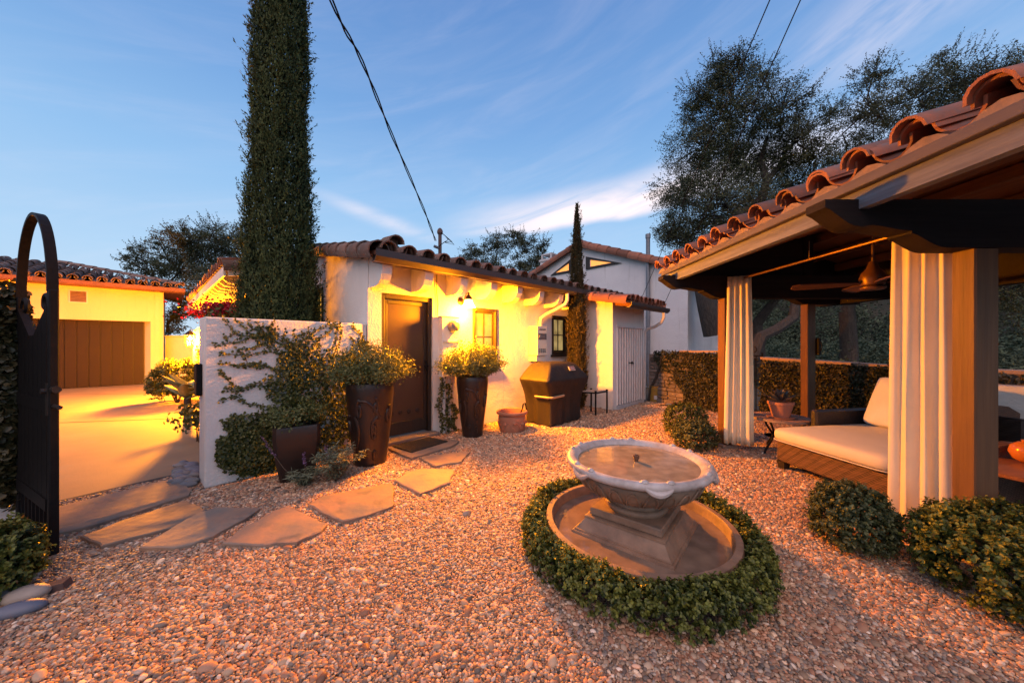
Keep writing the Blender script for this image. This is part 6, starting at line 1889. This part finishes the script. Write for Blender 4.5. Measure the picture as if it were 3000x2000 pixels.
# ------------------------------------------------------------------ hillside across the canyon
gx_, gy_ = np.meshgrid(np.linspace(-10, 150, 60), np.linspace(12, 140, 50))
def hillz(x, y):
    t = np.clip((x - 6 - .12 * y) / 34, 0, 1); t = t * t * (3 - 2 * t)
    d = np.clip((np.hypot(x, y) - 22) / 60, 0, 1)
    return -3.5 + t * d * 27 + 1.2 * np.sin(x * .11 + y * .07) * t
hv = np.stack([gx_, gy_, hillz(gx_, gy_)], -1).reshape(-1, 3)
idx = np.arange(60 * 50).reshape(50, 60)
fs = np.stack([idx[:-1, :-1], idx[:-1, 1:], idx[1:, 1:], idx[1:, :-1]], -1).reshape(-1, 4)
hill = attach(bpy.data.objects.new('hill', np_mesh('hill', hv, fs, mat('hillside', (.035, .042, .028), (.06, .055, .035), scale=.2, rough=.95), True)))
hill['kind'] = 'structure'
SETS = []
for k in range(900):
    az = rng.uniform(R(27), R(68)); dist = 13 + 62 * rng.random() ** .9
    x, y = dist * math.sin(az), dist * math.cos(az)
    z = float(hillz(x, y))
    if x < 7.5 and y < 12: continue
    z = max(z, -.6)
    r = rng.uniform(.8, 1.9) * (.7 + dist / 60)
    n = 260
    tone = rng.normal(0, .22)
    d = sph(n); d[:, 2] = np.abs(d[:, 2])
    P = np.array([x, y, z + r * .25]) + d * r * (rng.uniform(.55, 1.05, n) * (1 + .2 * sn(d * 2 + k, 1.5)))[:, None] * np.array([1, 1, .85])
    lf = .075 + dist * .0036
    SETS.append(leaves(P, d + np.array([0, 0, .4]), lf, lf * .6, np.clip(.38 + tone + .25 * (d[:, 2] - .5) + rng.normal(0, .15, n), 0, 1), tilt=.6))
br = leaf_obj('hill_brush', SETS, L_BRUSH)
tag(br, 'dense chaparral brush covering the hillside', 'brush', None, 'stuff')

# ------------------------------------------------------------------ pebbles
def inside(pt, poly):
    x, y = pt[:, 0], pt[:, 1]; c = np.zeros(len(pt), bool); j = len(poly) - 1
    for i in range(len(poly)):
        xi, yi = poly[i]; xj, yj = poly[j]
        c ^= ((yi > y) != (yj > y)) & (x < (xj - xi) * (y - yi) / (yj - yi + 1e-12) + xi); j = i
    return c
yard = [(-4.1, .9), (3.6, .9), (4.4, 2.6), (4.3, 4.2), (4.9, 5.4), (3.4, 8.3), (2.2, 7.1), (1.45, 7.75), (-1.9, 4.45), (-2.95, 3.2), (-3.2, 4.05), (-4.05, 2.85), (-5.3, 1.1)]
def jgrid(x0, x1, y0, y1, s):
    X, Y = np.meshgrid(np.arange(x0, x1, s), np.arange(y0, y1, s * .9))
    X = X + (np.arange(X.shape[0]) % 2)[:, None] * s / 2
    P = np.stack([X.ravel(), Y.ravel()], 1)
    return P + rng.normal(0, s * .24, P.shape)
layers = []
for (x0, x1, y0, y1, s, r, zz_) in ((-5.2, 3.7, 1.0, 3.05, .0118, .0064, .006), (-5.2, 3.7, 1.0, 3.05, .0165, .0072, .0115), (-4.6, 4.6, 3.05, 5.0, .0155, .0078, .007), (-4.6, 4.6, 3.05, 5.0, .022, .0086, .012), (-2.5, 5, 5.0, 8.3, .024, .0115, .008), (-2.5, 5, 5.0, 8.3, .04, .0115, .013), (-4.6, 4.2, 1.0, 5.0, .09, .0125, .0125)):
    P = jgrid(x0, x1, y0, y1, s)
    k = inside(P, yard) & (np.abs(P[:, 0]) < P[:, 1] * 1.9 + .8)
    dF = np.hypot(P[:, 0] - FC.x, P[:, 1] - FC.y)
    k &= dF > .66
    P = P[k]; n = len(P)
    rr = r * np.exp(rng.normal(0, .30, n))
    zb = zz_ + .006 * sn(np.c_[P * 3, np.zeros(n)]) + rng.uniform(-.002, .003, n)
    layers.append((P, rr, zb))
P = np.concatenate([l[0] for l in layers]); rr = np.concatenate([l[1] for l in layers]); zb = np.concatenate([l[2] for l in layers])
n = len(P)
me = bpy.data.meshes.new('gravel')
me.vertices.add(n)
me.vertices.foreach_set('co', np.c_[P, zb].astype(np.float32).ravel())
sc_ = np.stack([rr * rng.uniform(1.0, 1.55, n), rr * rng.uniform(.8, 1.05, n), rr * rng.uniform(.5, .8, n)], 1)
ro_ = np.stack([rng.normal(0, .28, n), rng.normal(0, .28, n), rng.uniform(0, 6.28, n)], 1)
pal = np.array([(.46, .37, .29), (.36, .25, .18), (.38, .22, .15), (.26, .235, .22), (.155, .145, .14), (.52, .47, .42), (.30, .165, .11), (.40, .30, .22), (.20, .165, .15), (.42, .27, .20)])
pal = pal * np.array([1.05, .90, .75])
pc = pal[rng.choice(len(pal), n, p=[.14, .13, .12, .12, .07, .09, .07, .12, .06, .08])] * np.exp(rng.normal(0, .27, n))[:, None]
for nm, ty, dat in (('pscale', 'FLOAT_VECTOR', sc_), ('prot', 'FLOAT_VECTOR', ro_)):
    a = me.attributes.new(nm, ty, 'POINT'); a.data.foreach_set('vector', dat.astype(np.float32).ravel())
a = me.attributes.new('pcol', 'FLOAT_COLOR', 'POINT'); a.data.foreach_set('color', np.c_[np.clip(pc, 0, 1), np.ones(n)].astype(np.float32).ravel())
PEB, nt, N, L, bs = nodes('pebble')
an = N('ShaderNodeAttribute'); an.attribute_type = 'INSTANCER'; an.attribute_name = 'pcol'
L(an.outputs['Color'], bs.inputs['Base Color']); bs.inputs['Roughness'].default_value = .55; bs.inputs['Specular IOR Level'].default_value = .35
me.materials.append(PEB)
gob = attach(bpy.data.objects.new('gravel', me))
tag(gob, 'loose rounded pea gravel covering the yard', 'gravel', None, 'stuff')
ng = bpy.data.node_groups.new('scatter_pebbles', 'GeometryNodeTree')
ng.interface.new_socket('Geometry', in_out='INPUT', socket_type='NodeSocketGeometry')
ng.interface.new_socket('Geometry', in_out='OUTPUT', socket_type='NodeSocketGeometry')
N, L = ng.nodes.new, ng.links.new
gi, go = N('NodeGroupInput'), N('NodeGroupOutput')
ico = N('GeometryNodeMeshIcoSphere'); ico.inputs['Radius'].default_value = 1.0; ico.inputs['Subdivisions'].default_value = 2
sm = N('GeometryNodeSetShadeSmooth'); L(ico.outputs[0], sm.inputs[0])
smat = N('GeometryNodeSetMaterial'); smat.inputs['Material'].default_value = PEB; L(sm.outputs[0], smat.inputs[0])
iop = N('GeometryNodeInstanceOnPoints'); L(gi.outputs[0], iop.inputs['Points']); L(smat.outputs[0], iop.inputs['Instance'])
def named(nm):
    q = N('GeometryNodeInputNamedAttribute'); q.data_type = 'FLOAT_VECTOR'; q.inputs['Name'].default_value = nm
    return q.outputs['Attribute']
e2r = N('FunctionNodeEulerToRotation'); L(named('prot'), e2r.inputs[0]); L(e2r.outputs[0], iop.inputs['Rotation']); L(named('pscale'), iop.inputs['Scale'])
L(iop.outputs[0], go.inputs[0])
md = gob.modifiers.new('scatter', 'NODES'); md.node_group = ng
# dry leaves and bits blown over the gravel
m_ = 420
Pl = np.stack([rng.uniform(-4, 3.6, m_), rng.uniform(1.1, 7.0, m_), np.full(m_, .027)], 1)
kk_ = inside(Pl[:, :2], yard) & (np.hypot(Pl[:, 0] - FC.x, Pl[:, 1] - FC.y) > .85)
Pl = Pl[kk_]
lt_ = leaf_obj('leaf_litter', [leaves(Pl, np.repeat(np.array([[0, 0, 1.]]), len(Pl), 0), .024, .012, rng.uniform(0, 1, len(Pl)), tilt=.35)], leafmat('dry_leaf', (.07, .045, .02), (.22, .14, .05)))
tag(lt_, 'dry fallen leaves strewn over the gravel', 'leaf litter', None, 'stuff')
